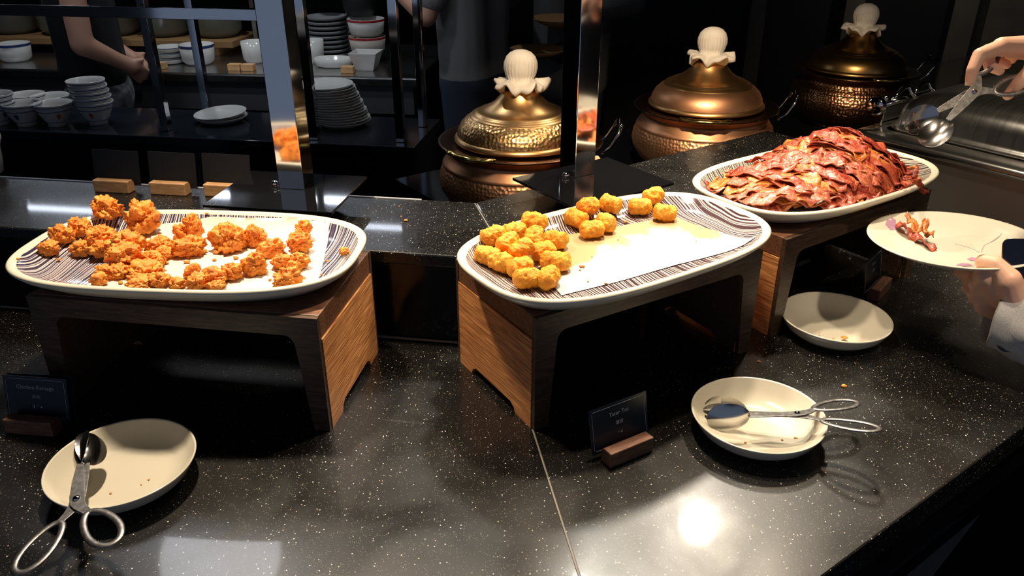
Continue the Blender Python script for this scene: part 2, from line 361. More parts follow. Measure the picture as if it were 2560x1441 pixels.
# cabinet below
cb = thing('counter_base', 'black base cabinet under the stone worktop', 'counter')
b = MB(); b.prism([s1(-1.7, -.05), s1(-1.7, -.60), (jf.x - .01, jf.y + .06), (CC.x, CC.y - .05)], -.86, -.046); b.build('base_panel', M['black_gloss'], cb)
b = MB(); b.prism([(CC.x + .004, CC.y - .05), (jf.x - .006, jf.y + .06), s2(.2, -.33), s2(2.3, -.33), s2(2.3, -.02), s2(.4, -.02)], -.86, -.046); b.build('base_panel', M['black_gloss'], cb)
b = MB(); b.prism([s2(.05, -.612), s2(2.3, -.612), s2(2.3, -.59), s2(.05, -.59)], -.13, -.046); b.build('apron', M['black_gloss'], cb)
# raised ledge
ld = thing('stone_ledge', 'raised black flecked stone ledge running behind the trays', 'ledge')
LZ = .17; LB = .236
o = mit(-.012); ib = mit(LB); gx = .0009
b = MB(); b.prism([(o[0] - gx, o[1]), (ib[0] - gx, ib[1]), s1(-1.7, LB), s1(-1.7, -.012)], LZ - .022, LZ); b.build('slab', M['stone'], ld, bevel=.003)
b = MB(); b.prism([(o[0] + gx, o[1]), s2(.96, -.012), s2(.96, LB), (ib[0] + gx, ib[1])], LZ - .022, LZ); b.build('slab', M['stone'], ld, bevel=.003)
b = MB(); b.prism([(o[0] - gx, o[1] + .004), (o[0] + gx, o[1] + .004), (ib[0] + gx, ib[1] - .004), (ib[0] - gx, ib[1] - .004)], LZ - .02, LZ + .0002); b.build('joint_strip', M['grout'], ld)
m0 = mit(0.0); mb = mit(LB - .02)
b = MB(); b.prism([m0, mb, s1(-1.7, LB - .02), s1(-1.7, 0)], .0, LZ - .023); b.build('front_panel', M['black_gloss'], ld)
b = MB(); b.prism([(m0[0] + .001, m0[1]), s2(.95, 0), s2(.95, LB - .02), (mb[0] + .001, mb[1])], .0, LZ - .023); b.build('front_panel', M['black_gloss'], ld)
b = MB(); b.tube([Vector((*s1(-1.68, -.003), .003)), Vector((*s1(-.02, -.003), .003))], .0022, 6); b.build('sealant_bead', M['grout'], ld)
b = MB(); b.tube([Vector((*s1(-1.68, LB - .004), LZ + .0005)), Vector((*s1(-.20, LB - .004), LZ + .0005))], .0022, 6); b.build('edge_glint', mat('painted_glint', (.55, .56, .60), .3), ld)  # pale tube paints the light caught along the ledge's back chamfer
# platform behind for the pots
pf = thing('pot_platform', 'black platform behind the ledge under the copper pots', 'platform')
b = MB(); b.prism([s2(.30, LB + .03), s2(3.6, LB + .03), s2(3.6, .95), s2(.30, .95)], -.06, -.02); b.build('top_board', M['black_gloss'], pf)
b = MB(); b.prism([s2(.33, LB + .06), s2(3.6, LB + .06), s2(3.6, .90), s2(.33, .90)], -.86, -.061); b.build('base_panel', M['black_matt'], pf)

# ------------------------------------------------------------------ wooden risers
RL, RD, RH = .432, .230, .185
def front_outline():
    a, t0, t1, tz, r = RL / 2, .036, .024, RH - .030, .016
    pts = [(-a, 0), (-a + t1, 0)]
    for k in range(5):
        th = pi - k * pi / 8; pts.append((-a + t0 + r + r * cos(th), tz - r + r * sin(th)))
    for k in range(5):
        th = pi / 2 - k * pi / 8; pts.append((a - t0 - r + r * cos(th), tz - r + r * sin(th)))
    return pts + [(a - t1, 0), (a, 0), (a, RH - .001), (-a, RH - .001)]
def riser(label, loc, rz):
    t = thing('wooden_riser', label, 'riser', loc, rz, 'wooden risers under the trays')
    b = MB(); b.box((0, 0, RH - .018), (RL - .001, RD - .0165, .036)); b.build('top_board', M['walnut'], t, bevel=.0015)
    h = RD / 2 - .0083
    side = [(-h, 0), (-h + .042, 0), (-h + .046, .009), (-h + .056, .015), (h - .052, .015), (h - .042, .009), (h - .038, 0), (h, 0), (h, RH - .037), (-h, RH - .037)]
    for s in (-1, 1):
        x0, x1 = sorted((s * (RL / 2 - .026), s * (RL / 2 + .0012)))
        b = MB(); b.prism(side, x0, x1, 'x'); b.m[1 if s < 0 else 0] = 1; b.build('side_panel', [M['zebra'], M['walnut_front']], t)
    for s in (-1, 1):
        y0, y1 = sorted((s * (RD / 2 - .008), s * RD / 2))
        b = MB(); b.prism(front_outline(), y0, y1, 'y'); b.build('frame', M['walnut_front'], t)
    return t
def riser_at(fl, ang, label):
    d = Vector((cos(ang), sin(ang), 0)); n = Vector((-d.y, d.x, 0)); c = Vector((*fl, 0)) + d * RL / 2 + n * RD / 2
    return riser(label, c, ang)
dd = Vector((cos(R(-9)), sin(R(-9)), 0))
fr1 = Vector((-.262, .941, 0)); fl1 = fr1 - dd * RL
riser_at((fl1.x, fl1.y), R(-9), 'wooden riser under the tray of fried chicken')
riser_at((.032, .941), R(31.5), 'wooden riser under the half-empty tray of potato tots')
riser_at((.452, 1.212), R(35), 'wooden riser under the tray heaped with bacon')

# ------------------------------------------------------------------ serving trays
TA, TB, TN = .256, .150, 3.0
PROF = [(.055, 0), (.044, 0), (.030, .006), (.008, .022), (.001, .030), (0, .0335), (.003, .036), (.008, .0355), (.0125, .032)]
INNER = [(.0125, .032), (.020, .025), (.032, .0165), (.046, .0130), (.075, .0122), (.11, .012), (.146, .012)]
def outline(dl, z, n=96):
    a, bb = TA - dl, TB - dl; out = []
    for i in range(n):
        t = 2 * pi * i / n; c, s = cos(t), sin(t)
        out.append((a * math.copysign(abs(c) ** (2 / TN), c), bb * math.copysign(abs(s) ** (2 / TN), s), z))
    return out
def tray_z(u, v):                                   # height of the tray's inside above its foot
    lo, hi = 0.0, .1499
    for _ in range(22):
        md = (lo + hi) / 2
        if (abs(u) / (TA - md)) ** TN + (abs(v) / (TB - md)) ** TN < 1: lo = md
        else: hi = md
    for (d0, z0), (d1, z1) in zip(INNER, INNER[1:]):
        if lo <= d1: return z0 + (z1 - z0) * max(0, (lo - d0) / (d1 - d0))
    return .012
TRAYS = [((-.4795, 1.1030), R(-4.9)), ((.1655, 1.1335), R(33.5)), ((.5770, 1.4470), R(33.3))]
def tray(k, label, stripe):
    (x, y), a = TRAYS[k]
    t = thing('serving_tray', label, 'tray', (x, y, RH), a, 'long white trays on the risers')
    b = MB(); b.rings([outline(d, z) for d, z in PROF], True, True, False); b.build('rim', M['tray_rim'], t, smooth=True)
    b = MB(); b.rings([outline(d, z) for d, z in INNER], True, False, True); b.build('striped_well', stripe, t, smooth=True)
    return t
tray(0, 'long white tray with purple stripes holding fried chicken pieces', M['stripe_a'])
tray(1, 'long white tray with brown stripes holding a few potato tots', M['stripe_b'])
tray(2, 'long white tray with dark stripes heaped with bacon', M['stripe_c'])
def tl(k, x, y, z):                                 # photograph pixel at height z -> tray coordinates
    p = at(x, y, z); (cx, cy), a = TRAYS[k]; dx, dy = p.x - cx, p.y - cy
    return dx * cos(a) + dy * sin(a), -dx * sin(a) + dy * cos(a)
def tw(k, u, v, h=0.0):                             # tray coordinates -> world, h above the tray's surface
    (cx, cy), a = TRAYS[k]
    return Vector((cx + u * cos(a) - v * sin(a), cy + u * sin(a) + v * cos(a), RH + tray_z(u, v) + h))

# paper liners
def liner(k, px, name, label, m, seed):
    q = [tl(k, x, y, RH + .013) for x, y in px]; nu, nv = 44, 30; vs, fs = [], []
    (cx, cy), a = TRAYS[k]
    for j in range(nv + 1):
        for i in range(nu + 1):
            s, t = i / nu, j / nv
            u = (q[0][0] * (1 - s) + q[1][0] * s) * (1 - t) + (q[3][0] * (1 - s) + q[2][0] * s) * t
            v = (q[0][1] * (1 - s) + q[1][1] * s) * (1 - t) + (q[3][1] * (1 - s) + q[2][1] * s) * t
            w_ = .004 * noise.noise(Vector((s * 3 + seed, t * 3, seed))); u += w_; v += w_ * .6
            u = max(-.232, min(.232, u)); v = max(-.1335, min(.1335, v))
            vs.append((u, v, tray_z(u, v) + .0012 + .0012 * max(0, noise.noise(Vector((u * 30, v * 30, seed))))))
    n = len(vs); vs += [(x, y, z - .0004) for x, y, z in vs]
    for j in range(nv):
        for i in range(nu):
            p = j * (nu + 1) + i; fs += [(p, p + 1, p + nu + 2, p + nu + 1), (n + p + nu + 1, n + p + nu + 2, n + p + 1, n + p)]
    b = MB(); b.add(vs, fs); o = b.build(name, m, None, (cx, cy, RH), (0, 0, a), smooth=True); tag(o, label, 'paper')
liner(0, [(205, 726), (782, 740), (838, 552), (372, 572)], 'paper_liner', 'crinkled white paper liner under the fried chicken', M['paper_a'], 1.3)
liner(1, [(1402, 742), (1888, 612), (1676, 542), (1300, 612)], 'paper_liner', 'white paper liner with a tan grease stain under the potato tots', M['paper_b'], 4.7)

# ------------------------------------------------------------------ fried chicken
random.seed(4)
def lump(name, sx, sy, sz, seed, m, crag=.30, lobes=4, sub=4):
    rnd = random.Random(seed); me = bpy.data.meshes.new(name); bm = bmesh.new(); bmesh.ops.create_icosphere(bm, subdivisions=sub, radius=1)
    L_ = [(Vector((rnd.uniform(-1, 1), rnd.uniform(-1, 1), rnd.uniform(-.3, 1))).normalized(), rnd.uniform(.25, .6)) for _ in range(lobes)]
    off = Vector((seed * 3.17, seed * 1.3, 0))
    for v in bm.verts:
        d = v.co.normalized(); r = .72
        for l, h in L_: r += h * max(0, d.dot(l) - .45) ** 1.3
        r += crag * noise.noise(d * 2.1 + off) + crag * .60 * noise.noise(d * 4.5 + off) + crag * .75 * abs(noise.noise(d * 6 + off)) + crag * .55 * abs(noise.noise(d * 13 + off)) + crag * .30 * abs(noise.noise(d * 27 + off)) - .06
        v.co = Vector((d.x * r * sx, d.y * r * sy, max(d.z * r, -.55) * sz))
    lo = min(v.co.z for v in bm.verts)
    for v in bm.verts: v.co.z -= lo
    for f in bm.faces: f.smooth = True
    bm.to_mesh(me); bm.free(); me.materials.append(m); return me
CK = [  # centre in the photo, width and height in photo pixels, lift above the tray, label
    (275, 548, 80, 58, 0, 'darker chicken piece leaning on the tall peaked one at the tray back'),
    (352, 548, 84, 84, .004, 'tall peaked chicken piece at the back rim of the tray'),
    (206, 578, 58, 46, 0, 'chicken piece just left of the big heap, touching the back rim'),
    (149, 594, 56, 50, 0, 'knobbly chicken piece on bare stripes near the left end of the tray'),
    (119, 629, 50, 36, 0, 'leftmost small oval chicken piece lying on the purple stripes'),
    (203, 622, 54, 42, 0, 'small chicken nub at the left foot of the heap'),
    (254, 588, 76, 58, .010, 'rounded chicken piece on the upper left of the heap'),
    (262, 622, 66, 42, .004, 'flat chicken piece low in the left middle of the heap'),
    (322, 605, 76, 56, .012, 'pale golden chicken piece on top of the heap'),
    (310, 633, 84, 56, .008, 'broad chicken piece facing front in the middle of the heap'),
    (352, 650, 50, 36, 0, 'chicken scrap at the lower right foot of the heap'),
    (290, 677, 72, 34, 0, 'wide chicken piece on paper below the heap'),
    (386, 650, 52, 38, 0, 'chicken piece at the right of the lower cluster top'),
    (374, 676, 80, 34, .002, 'long chicken piece across the middle of the lower cluster'),
    (348, 697, 58, 30, 0, 'small chicken piece at the left of the lower cluster'),
    (402, 702, 48, 34, 0, 'small chicken piece at the right end of the lower cluster'),
    (350, 712, 60, 24, 0, 'flat chicken scrap against the front rim below the lower cluster'),
    (248, 702, 40, 30, 0, 'lone chicken bit at the lower left corner of the paper'),
    (399, 612, 60, 44, 0, 'smooth rounded chicken piece alone beside the heap'),
    (418, 633, 46, 26, 0, 'small chicken scrap below the smooth rounded piece'),
    (456, 584, 48, 44, 0, 'left lobe chicken piece of the upright trio'),
    (480, 566, 46, 66, .006, 'standing finger-shaped chicken piece at the top of the trio'),
    (473, 616, 80, 50, 0, 'broad craggy chicken piece at the bottom of the trio'),
    (576, 597, 82, 74, 0, 'big craggy chicken piece in the middle of the paper'),
    (641, 592, 48, 60, 0, 'crisp chicken piece right of the big middle one'),
    (757, 571, 42, 38, .010, 'small chicken knob at the top of the right-hand cluster'),
    (749, 605, 60, 56, .002, 'chicken piece in the right-hand cluster below the knob'),
    (686, 618, 60, 48, 0, 'sloping chicken piece at the left of the right-hand cluster'),
    (703, 655, 46, 38, 0, 'small chicken piece under the right-hand cluster on the left'),
    (744, 652, 52, 42, 0, 'small chicken piece under the right-hand cluster on the right'),
    (641, 661, 54, 54, 0, 'round chicken nugget standing alone right of centre'),
    (579, 680, 52, 42, 0, 'chicken piece at the upper right of the front row'),
    (480, 682, 40, 30, 0, 'chicken piece at the upper left of the front row'),
    (534, 697, 58, 38, 0, 'chicken piece in the middle of the front row'),
    (491, 708, 50, 34, 0, 'paler chicken piece against the front rim'),
    (443, 712, 36, 24, 0, 'flat chicken scrap at the left end of the front row'),
    (538, 714, 42, 22, 0, 'flat chicken scrap at the right end of the front row'),
    (721, 699, 70, 50, 0, 'dark knobbly chicken piece at the front right of the paper'),
    (864, 637, 24, 22, 0, 'tiny chicken bit alone on the right-hand stripes'),
]
for i, (x, y, wpx, hpx, lift, lab) in enumerate(CK):
    wm = wpx / 1500.0 / 2.0; hm = hpx / 1500.0 / 1.8
    zc = RH + .013 + lift + hm * .7; p = at(x, y, zc)
    me = lump('fried_chicken', wm, wm * .85, hm * 1.0, i + 1, M['chicken'], sub=5 if wpx > 40 else 4)
    (cx, cy), a = TRAYS[0]; dx, dy = p.x - cx, p.y - cy; u, v = dx * cos(a) + dy * sin(a), -dx * sin(a) + dy * cos(a)
    u = max(-.225, min(.225, u)); v = max(-.118, min(.125, v)); q = tw(0, u, v)
    o = link('fried_chicken', me, None, (q.x, q.y, q.z + .0015 + lift), (0, 0, random.uniform(-.4, .4)))
    tag(o, lab, 'fried chicken', 'fried chicken pieces on the left tray')

# ------------------------------------------------------------------ potato tots
def tot_mesh(ln, r, seed):
    off = Vector((seed * 5.3, seed * 2.1, seed)); rs = []; n, sg = 34, 40
    for k in range(n + 1):
        t = -1 + 2 * k / n; prof = (1 - abs(t) ** 5) ** .5 if abs(t) < 1 else 0
        row = []
        for i in range(sg):
            a = 2 * pi * i / sg; d = Vector((t * 1.4, cos(a), sin(a)))
            rr = r * max(.05, prof) * (1 + .20 * noise.noise(d * 1.6 + off) + .13 * noise.noise(d * 3.8 + off) + .09 * noise.noise(d * 8 + off) + .05 * noise.noise(d * 16 + off))
            row.append((t * ln / 2 * (1 + .05 * noise.noise(Vector((cos(a), sin(a), seed)) * 1.5)), rr * cos(a), rr * sin(a)))
        rs.append(row)
    return rs
TT = [  # photo centre, heading in degrees on the tray plane (world), layer, length, label
    (1336, 567, -25, 0, .040, 'lumpy potato tot at the back of the left pile, topmost in view'),
    (1287, 587, 20, 0, .036, 'potato tot behind the left pile, second from the back rim'),
    (1233, 604, 25, 0, .038, 'potato tot at the far left back of the pile'),
    (1269, 607, 50, 1, .036, 'tilted potato tot on top of the far left of the pile'),
    (1335, 593, 80, 1, .034, 'pale yellow potato tot seen end-on in the pile'),
    (1389, 598, -35, 0, .037, 'potato tot on the right edge of the pile beside the paper'),
    (1304, 622, 30, 1, .036, 'potato tot in the middle of the pile, leaning left'),
    (1358, 627, 35, 0, .037, 'very pale potato tot in the middle of the pile'),
    (1389, 651, -22, 0, .043, 'longest potato tot at the right front of the pile'),
    (1220, 642, -30, 0, .038, 'leftmost potato tot in the front row'),
    (1253, 655, -40, 0, .038, 'second potato tot from the left in the front row'),
    (1300, 667, 40, 0, .037, 'third potato tot from the left in the front row'),
    (1318, 695, 25, 0, .038, 'front potato tot resting on the brown stripes'),
    (1371, 693, 65, 0, .036, 'front right potato tot half on the paper edge'),
    (1440, 549, -40, 0, .038, 'left potato tot of the middle clump by the back rim'),
    (1469, 531, 25, 0, .036, 'potato tot at the back of the middle clump'),
    (1480, 573, 12, 0, .037, 'front potato tot of the middle clump, lying level'),
    (1515, 556, -75, 0, .040, 'right front potato tot of the middle clump, end toward us'),
    (1526, 521, -35, 0, .036, 'right rear potato tot of the middle clump'),
    (1600, 518, 5, 0, .038, 'potato tot at the left of the far trio'),
    (1632, 503, 30, 0, .036, 'rear potato tot of the far trio near the rim'),
    (1662, 531, -5, 0, .037, 'rightmost potato tot, lying alone at the right of the far trio'),
]
for i, (x, y, hd, layer, ln, lab) in enumerate(TT):
    r = .0142; z = RH + .014 + r + layer * .014; u, v = tl(1, x, y, z); u = max(-.228, min(.228, u)); v = max(-.125, min(.128, v)); q = tw(1, u, v)
    b = MB(); b.rings(tot_mesh(ln * 1.1, r, i + 1))
    o = b.build('potato_tot', M['tot'], None, (q.x, q.y, q.z + r + .001 + layer * .014), (random.uniform(-.3, .3), random.uniform(-.12, .12) - (.35 if layer else 0), R(hd)), smooth=True)
    tag(o, lab, 'potato tot', 'potato tots on the middle tray')

# ------------------------------------------------------------------ bacon
def ribbon(pts, wid, side, seed, thick=.0020, curl=.0085):
    """closed wavy strip along pts; side = width direction per point"""
    n, mcols = len(pts), 6; top, uv = [], []
    for i, p in enumerate(pts):
        t = i / (n - 1); w_ = wid * (.86 + .22 * noise.noise(Vector((t * 5, seed, 0))))
        if t < .05 or t > .95: w_ *= .72
        tan = (pts[min(i + 1, n - 1)] - pts[max(i - 1, 0)]).normalized(); nr = tan.cross(side[i]).normalized()
        if nr.z < 0: nr = -nr
        for j in range(mcols):
            s = j / (mcols - 1) - .5
            edge = curl * (abs(s) * 2) ** 2 * noise.noise(Vector((t * 7 + (9 if s > 0 else 0), seed * 1.7, 1))) * 1.8
            rip = curl * .45 * noise.noise(Vector((t * 13, s * 2.5, seed)))
            top.append(p + side[i] * (s * w_) + nr * (edge + rip)); uv.append((t * len(pts) / 22 + seed, s))
    nt = len(top); vs = top + [p - Vector((0, 0, thick)) for p in top]; fs = []; W = mcols
    for i in range(n - 1):
        for j in range(W - 1):
            a = i * W + j; fs += [(a, a + W, a + W + 1, a + 1), (nt + a, nt + a + 1, nt + a + W + 1, nt + a + W)]
    for i in range(n - 1):
        for j in (0, W - 1):
            a = i * W + j; c = a + W; fs.append((a, nt + a, nt + c, c) if j == 0 else (a, c, nt + c, nt + a))
    for i in (0, n - 1):
        for j in range(W - 1):
            a = i * W + j; fs.append((a, a + 1, nt + a + 1, nt + a) if i == 0 else (a, nt + a, nt + a + 1, a + 1))
    return vs, fs, uv + uv
def bacon_obj(vs, fs, uv, m, lab, group):
    c = sum((Vector(v) for v in vs), Vector()) / len(vs)
    b = MB(); b.add([Vector(v) - c for v in vs], fs); o = b.build('bacon_strip', m, None, c, smooth=True)
    ul = o.data.uv_layers.new(name='UVMap')
    for l in o.data.loops: ul.data[l.index].uv = uv[l.vertex_index]
    return tag(o, lab, 'bacon', group)
def heap(u, v):
    e = ((u + .005) / .225) ** 2 + ((v - .004) / .118) ** 2
    base = max(0, 1 - e) ** .62
    ridge = .42 + .58 * math.exp(-((u - .075) / .105) ** 2)
    return .002 + .068 * base * ridge * (1.0 + .25 * math.exp(-((v - .03) / .06) ** 2))
BZ = RH + .012
random.seed(11)
(tcx, tcy), ta = TRAYS[2]
def bacon_strip(u, v, ang, ln, wid, frac, lift, seed, m, lab, amp=.0030):
    pts, side = [], []; n = 26; d = Vector((cos(ang), sin(ang))); bend = random.uniform(-.5, .5)
    pu, pv = u, v; path = []
    for i in range(n):
        t = i / (n - 1) - .5; a = ang + bend * t; uu = u + cos(a) * t * ln; vv = v + sin(a) * t * ln
        path.append((uu, vv, a))
    for i, (uu, vv, a) in enumerate(path):
        k = (abs(uu) / .228) ** 3 + (abs(vv) / .122) ** 3
        if k > 1: s = k ** (-1 / 3); uu *= s; vv *= s
        z = max(RH + tray_z(uu, vv) + .003, BZ + heap(uu, vv) * frac + lift) + amp * sin(i * .55 + seed) * .35 + amp * 1.6 * noise.noise(Vector((i * .16, seed, 2)))
        z = max(z, RH + tray_z(uu, vv) + .002)
        pts.append(Vector((tcx + uu * cos(ta) - vv * sin(ta), tcy + uu * sin(ta) + vv * cos(ta), z)))
        aw = a + ta + pi / 2; e_ = .004; tilt = frac * (heap(uu + e_ * cos(a + pi / 2), vv + e_ * sin(a + pi / 2)) - heap(uu - e_ * cos(a + pi / 2), vv - e_ * sin(a + pi / 2))) / (2 * e_) + .35 * noise.noise(Vector((i * .12, seed, 7)))
        tilt = max(-1.2, min(1.2, tilt))
        side.append(Vector((cos(aw), sin(aw), tilt)).normalized())
    vs, fs, uv = ribbon(pts, wid, side, seed)
    return bacon_obj(vs, fs, uv, m, lab, 'bacon strips on the right tray')
nb = 0
for frac, cnt, lift in ((.35, 16, 0), (.68, 26, 0), (.95, 66, .003)):
    for i in range(cnt):
        for _ in range(50):
            u, v = random.uniform(-.205, .205), random.uniform(-.112, .112)
            if (u / .21) ** 2 + (v / .115) ** 2 < 1: break
        ang = R(random.gauss(-66, 16)) if u > .02 else R(random.gauss(-55, 26)) if u > -.08 else R(random.gauss(-25, 30))
        r_ = random.random()
        m = BAC[0] if r_ < .34 else BAC[1] if r_ < .64 else BAC[2] if r_ < .86 else BAC[3]
        if u < -.09 and random.random() < .45: m = BAC[2]
        where = 'at the low left tip' if u < -.14 else 'left of the middle' if u < -.05 else 'in the middle' if u < .04 else 'on the high right' if u < .13 else 'at the right end'
        dpt = 'near the front rim' if v < -.045 else 'near the back rim' if v > .045 else 'along the ridge'
        depth = ('buried deep', 'half buried', 'on top')[0 if frac < .5 else 1 if frac < .8 else 2]
        colw = {0: 'red', 1: 'pinkish', 2: 'golden', 3: 'dark'}[BAC.index(m)]
        bl, bw = random.uniform(.12, .18), random.uniform(.027, .041)
        colw = ('broad ' if bw > .034 else 'narrow ') + ('long ' if bl > .15 else 'short ') + colw
        bacon_strip(u, v, ang, bl, bw, frac, (lift + random.uniform(0, .017)) * max(.15, 1 - (abs(v) / .125) ** 2), nb * 1.37 + 1, m,
                    '%s bacon strip %s %s, %s' % (colw, depth, where, dpt)); nb += 1
# the strip drooping over the tray's front right rim
pts = [at(2262, 440, .245), at(2278, 446, .243), at(2292, 452, .238), at(2300, 458, .229), at(2305, 466, .217), at(2309, 475, .207), at(2311, 482, .200)]
pp = []
for a_, c_ in zip(pts, pts[1:]):
    for k in range(4): pp.append(a_.lerp(c_, k / 4))
pp.append(pts[-1])
vs, fs, uv = ribbon(pp, .016, [Vector((.75, .55, .2)).normalized()] * len(pp), 77.7)
bacon_obj(vs, fs, uv, BAC[0], 'red bacon strip end drooping over the front right rim of the tray', 'bacon strips on the right tray')

# ------------------------------------------------------------------ round spoon plates
def coupe(name, label, loc, r, h, group=None, m=None):
    prof = [(.0, .006), (r * .55, .006), (r * .72, .010), (r * .88, h * .62), (r * .965, h - .002), (r * .985, h), (r, h - .0012), (r * .985, h - .004), (r * .90, h * .48), (r * .74, .005), (r * .52, .002), (r * .50, 0), (r * .44, 0), (r * .43, .003), (.0, .003)]
    prof = [(max(a, .0004), z) for a, z in prof]
    b = MB(); b.lathe(prof, 72); o = b.build(name, m or M['white_china'], None, loc, smooth=True)
    return tag(o, label, 'plate', group)
coupe('spoon_plate', 'round cream plate at the front left with tongs lying across it', (-.5085, .8315, 0), .0925, .036, 'round cream plates on the worktop')
coupe('spoon_plate', 'round cream plate with tongs and crumbs in front of the bacon riser', (.3495, .9370, 0), .0935, .036, 'round cream plates on the worktop')
coupe('spoon_plate', 'empty round cream plate with a bacon scrap under the bacon tray', (.5640, 1.2250, 0), .0930, .036, 'round cream plates on the worktop')

# ------------------------------------------------------------------ scissor tongs
def tongs(label, origin, X, Y, half, roll, held=False, loopscale=1.0, group='scissor tongs', spread=.42):
    X = Vector(X).normalized(); Y = Vector(Y); Y = (Y - X * Y.dot(X)).normalized(); Z = X.cross(Y)
    rot = Matrix((X, Y, Z)).transposed().to_euler()
    t = thing('serving_tongs', label, 'tongs', origin, 0, group); t.rotation_euler = rot
    for s, kind in ((1, 'spoon'), (-1, 'fork')):
        th = s * half; z0 = .0012 * s
        def P(x, y, z=0): return Vector((x * cos(th) - y * sin(th), x * sin(th) + y * cos(th), z + z0))
        # flat arm from the bowl through the rivet, bending outward to its loop
        cen = [(.068, 0), (.056, 0), (.040, 0), (.022, 0), (.006, 0), (-.008, -s * .001), (-.018, -s * .005), (-.027, -s * .011), (-.034, -s * .0165)]
        wid = [.0036, .0052, .0066, .0078, .0086, .0084, .0072, .0060, .0055]
        rs = []
        for (x, y), wd in zip(cen, wid):
            rs.append([P(x, y + wd, -.0009), P(x, y + wd, .0009), P(x, y - wd, .0009), P(x, y - wd, -.0009)])
        b = MB(); b.rings(rs); arm = b.build('arm', M['worn_steel'], t, bevel=.0004)
        # finger loop
        la, lb = .036 * loopscale, .0165 * loopscale; tilt = s * spread; cx, cy = -.034 - la * cos(tilt) + .003, -s * (.0165 + la * sin(spread) - .002)
        path = []
        for k in range(28):
            a = 2 * pi * k / 28; ex, ey = la * cos(a), lb * sin(a) * (1 - .18 * cos(a))
            path.append(P(cx + ex * cos(tilt) - ey * sin(tilt), cy + ex * sin(tilt) + ey * cos(tilt)))
        nrm = Vector((0, 0, 1)); b = MB(); b.tube(path, .0042, 8, flat=.40, up=nrm, closed=True); b.build('finger_loop', M['worn_steel'], t, smooth=True)
        # bowl: shallow shell turned by roll about the arm
        Ln, Wd, dp = .031, .0215, .0085; rl = roll; rows = []; nn = 16
        bx = .066 + Ln
        def B(x, y, z):
            yy, zz = y * cos(rl) - z * sin(rl) * s, y * sin(rl) * s + z * cos(rl); return P(bx + x, yy, zz)
        def shell(y0, y1, x0, x1, nx=18, ny=6):
            vs = []
            for off in (0, .0007):
                for i in range(nx + 1):
                    for j in range(ny + 1):
                        x = x0 + (x1 - x0) * i / nx; xn = max(-.999, min(.999, x / Ln)); hw = Wd * sqrt(max(0, 1 - xn * xn)) * (1 + .10 * xn)
                        y = y0 + (y1 - y0) * j / ny; y = y * hw if x0 < 0 or True else y
                        q = min(1, (x / Ln) ** 2 + (y / Wd) ** 2); vs.append(B(x, y, -dp * (1 - q) + off))
            n1 = (nx + 1) * (ny + 1); fs = []
            for i in range(nx):
                for j in range(ny):
                    a = i * (ny + 1) + j; c = a + ny + 1; fs += [(a, c, c + 1, a + 1), (n1 + a, n1 + a + 1, n1 + c + 1, n1 + c)]
            for i in range(nx):
                for j in (0, ny): a = i * (ny + 1) + j; c = a + ny + 1; fs.append((a, c, n1 + c, n1 + a))
            for j in range(ny):
                for i in (0, nx): a = i * (ny + 1) + j; fs.append((a, a + 1, n1 + a + 1, n1 + a))
            return vs, fs
        b = MB()
        if kind == 'spoon': b.add(*shell(-1, 1, -Ln, Ln))
        else:
            b.add(*shell(-1, 1, -Ln, .006))
            for k in range(4): y0 = -1 + k * .54; b.add(*shell(y0, y0 + .36, .0058, Ln * (.90 if k in (0, 3) else .97), 8, 2))
        b.build(kind + '_bowl', M['bowl_steel'], arm, auto=50)
    b = MB(); b.lathe([(.0001, .0052), (.0028, .0048), (.0042, .0036), (.0044, .002), (.0044, -.002), (.0042, -.0036), (.0028, -.0048), (.0001, -.0052)], 16); b.build('rivet', M['chrome'], t, smooth=True)
    return t
pr = at(193, 1250, .047)
tongs('steel scissor tongs lying across the front left plate', pr, at(222, 1085, .052) - pr, (1, .2, .10), R(3), R(50))
pr = at(1993, 1037, .046)
tongs('steel scissor tongs resting in the plate before the bacon riser', pr, at(1815, 1036, .040) - pr, (0, -.96, .26), R(9), R(80), spread=.30)

# ------------------------------------------------------------------ menu card stands
def card_stand(label, loc, rz, lines, wood_m, cards=1, lean=12, cw=.098, ch=.066, group='menu card stands'):
    t = thing('menu_card_stand', label, 'menu card', loc, rz, group)
    b = MB(); b.prism([(-.011, 0), (.011, 0), (.011, .018), (.006, .024), (-.011, .024)], -.037, .037, 'x'); b.build('wooden_block', wood_m, t, bevel=.0015)
    for k in range(cards):
        b = MB(); b.box((0, 0, ch / 2), (cw, .0012, ch)); c = b.build('card', M['card'] if lines else M['black_matt'], t, (.004 * k, .014 + .007 * k, .010), (R(-lean), 0, R(2.5) * k))
        if k == 0 and lines:
            fr = MB()
            for q in (-1, 1):
                fr.box((q * (cw / 2 - .004), -.0008, ch / 2), (.0004, .0003, ch - .012)); fr.box((0, -.0008, ch / 2 + q * (ch / 2 - .004)), (cw - .012, .0003, .0004))
            fr.build('printed_border', M['print'], c)
            for s, sz, z in lines: text_mesh(s, sz, M['print'], 'lettering', c, (0, -.0009, z), (pi / 2, 0, 0))
    return t
CH = '\u9e21'
card_stand('dark menu card in a brown wooden block before the chicken riser', at(88, 1078, 0), R(-7), [('Chicken Karaage', .0085, .047), ('\u70b8\u9e21', .0065, .033), ('\u25ae \u2022 \u25e2', .006, .019)], M['card_wood_dark'], 2)
card_stand('dark menu card in a brown wooden block before the potato tot riser', at(1567, 1140, 0), R(31), [('Tater Tot', .0085, .047), ('\u85af\u7403', .0065, .033), ('\u2022 \u25e2', .006, .019)], M['card_wood_dark'], 1)
card_stand('dark menu card turned sideways under the bacon tray', at(2196, 735, 0), R(50), [('Bacon', .0085, .047), ('\u57f9\u6839', .0065, .033)], M['card_wood_dark'], 1, 8)
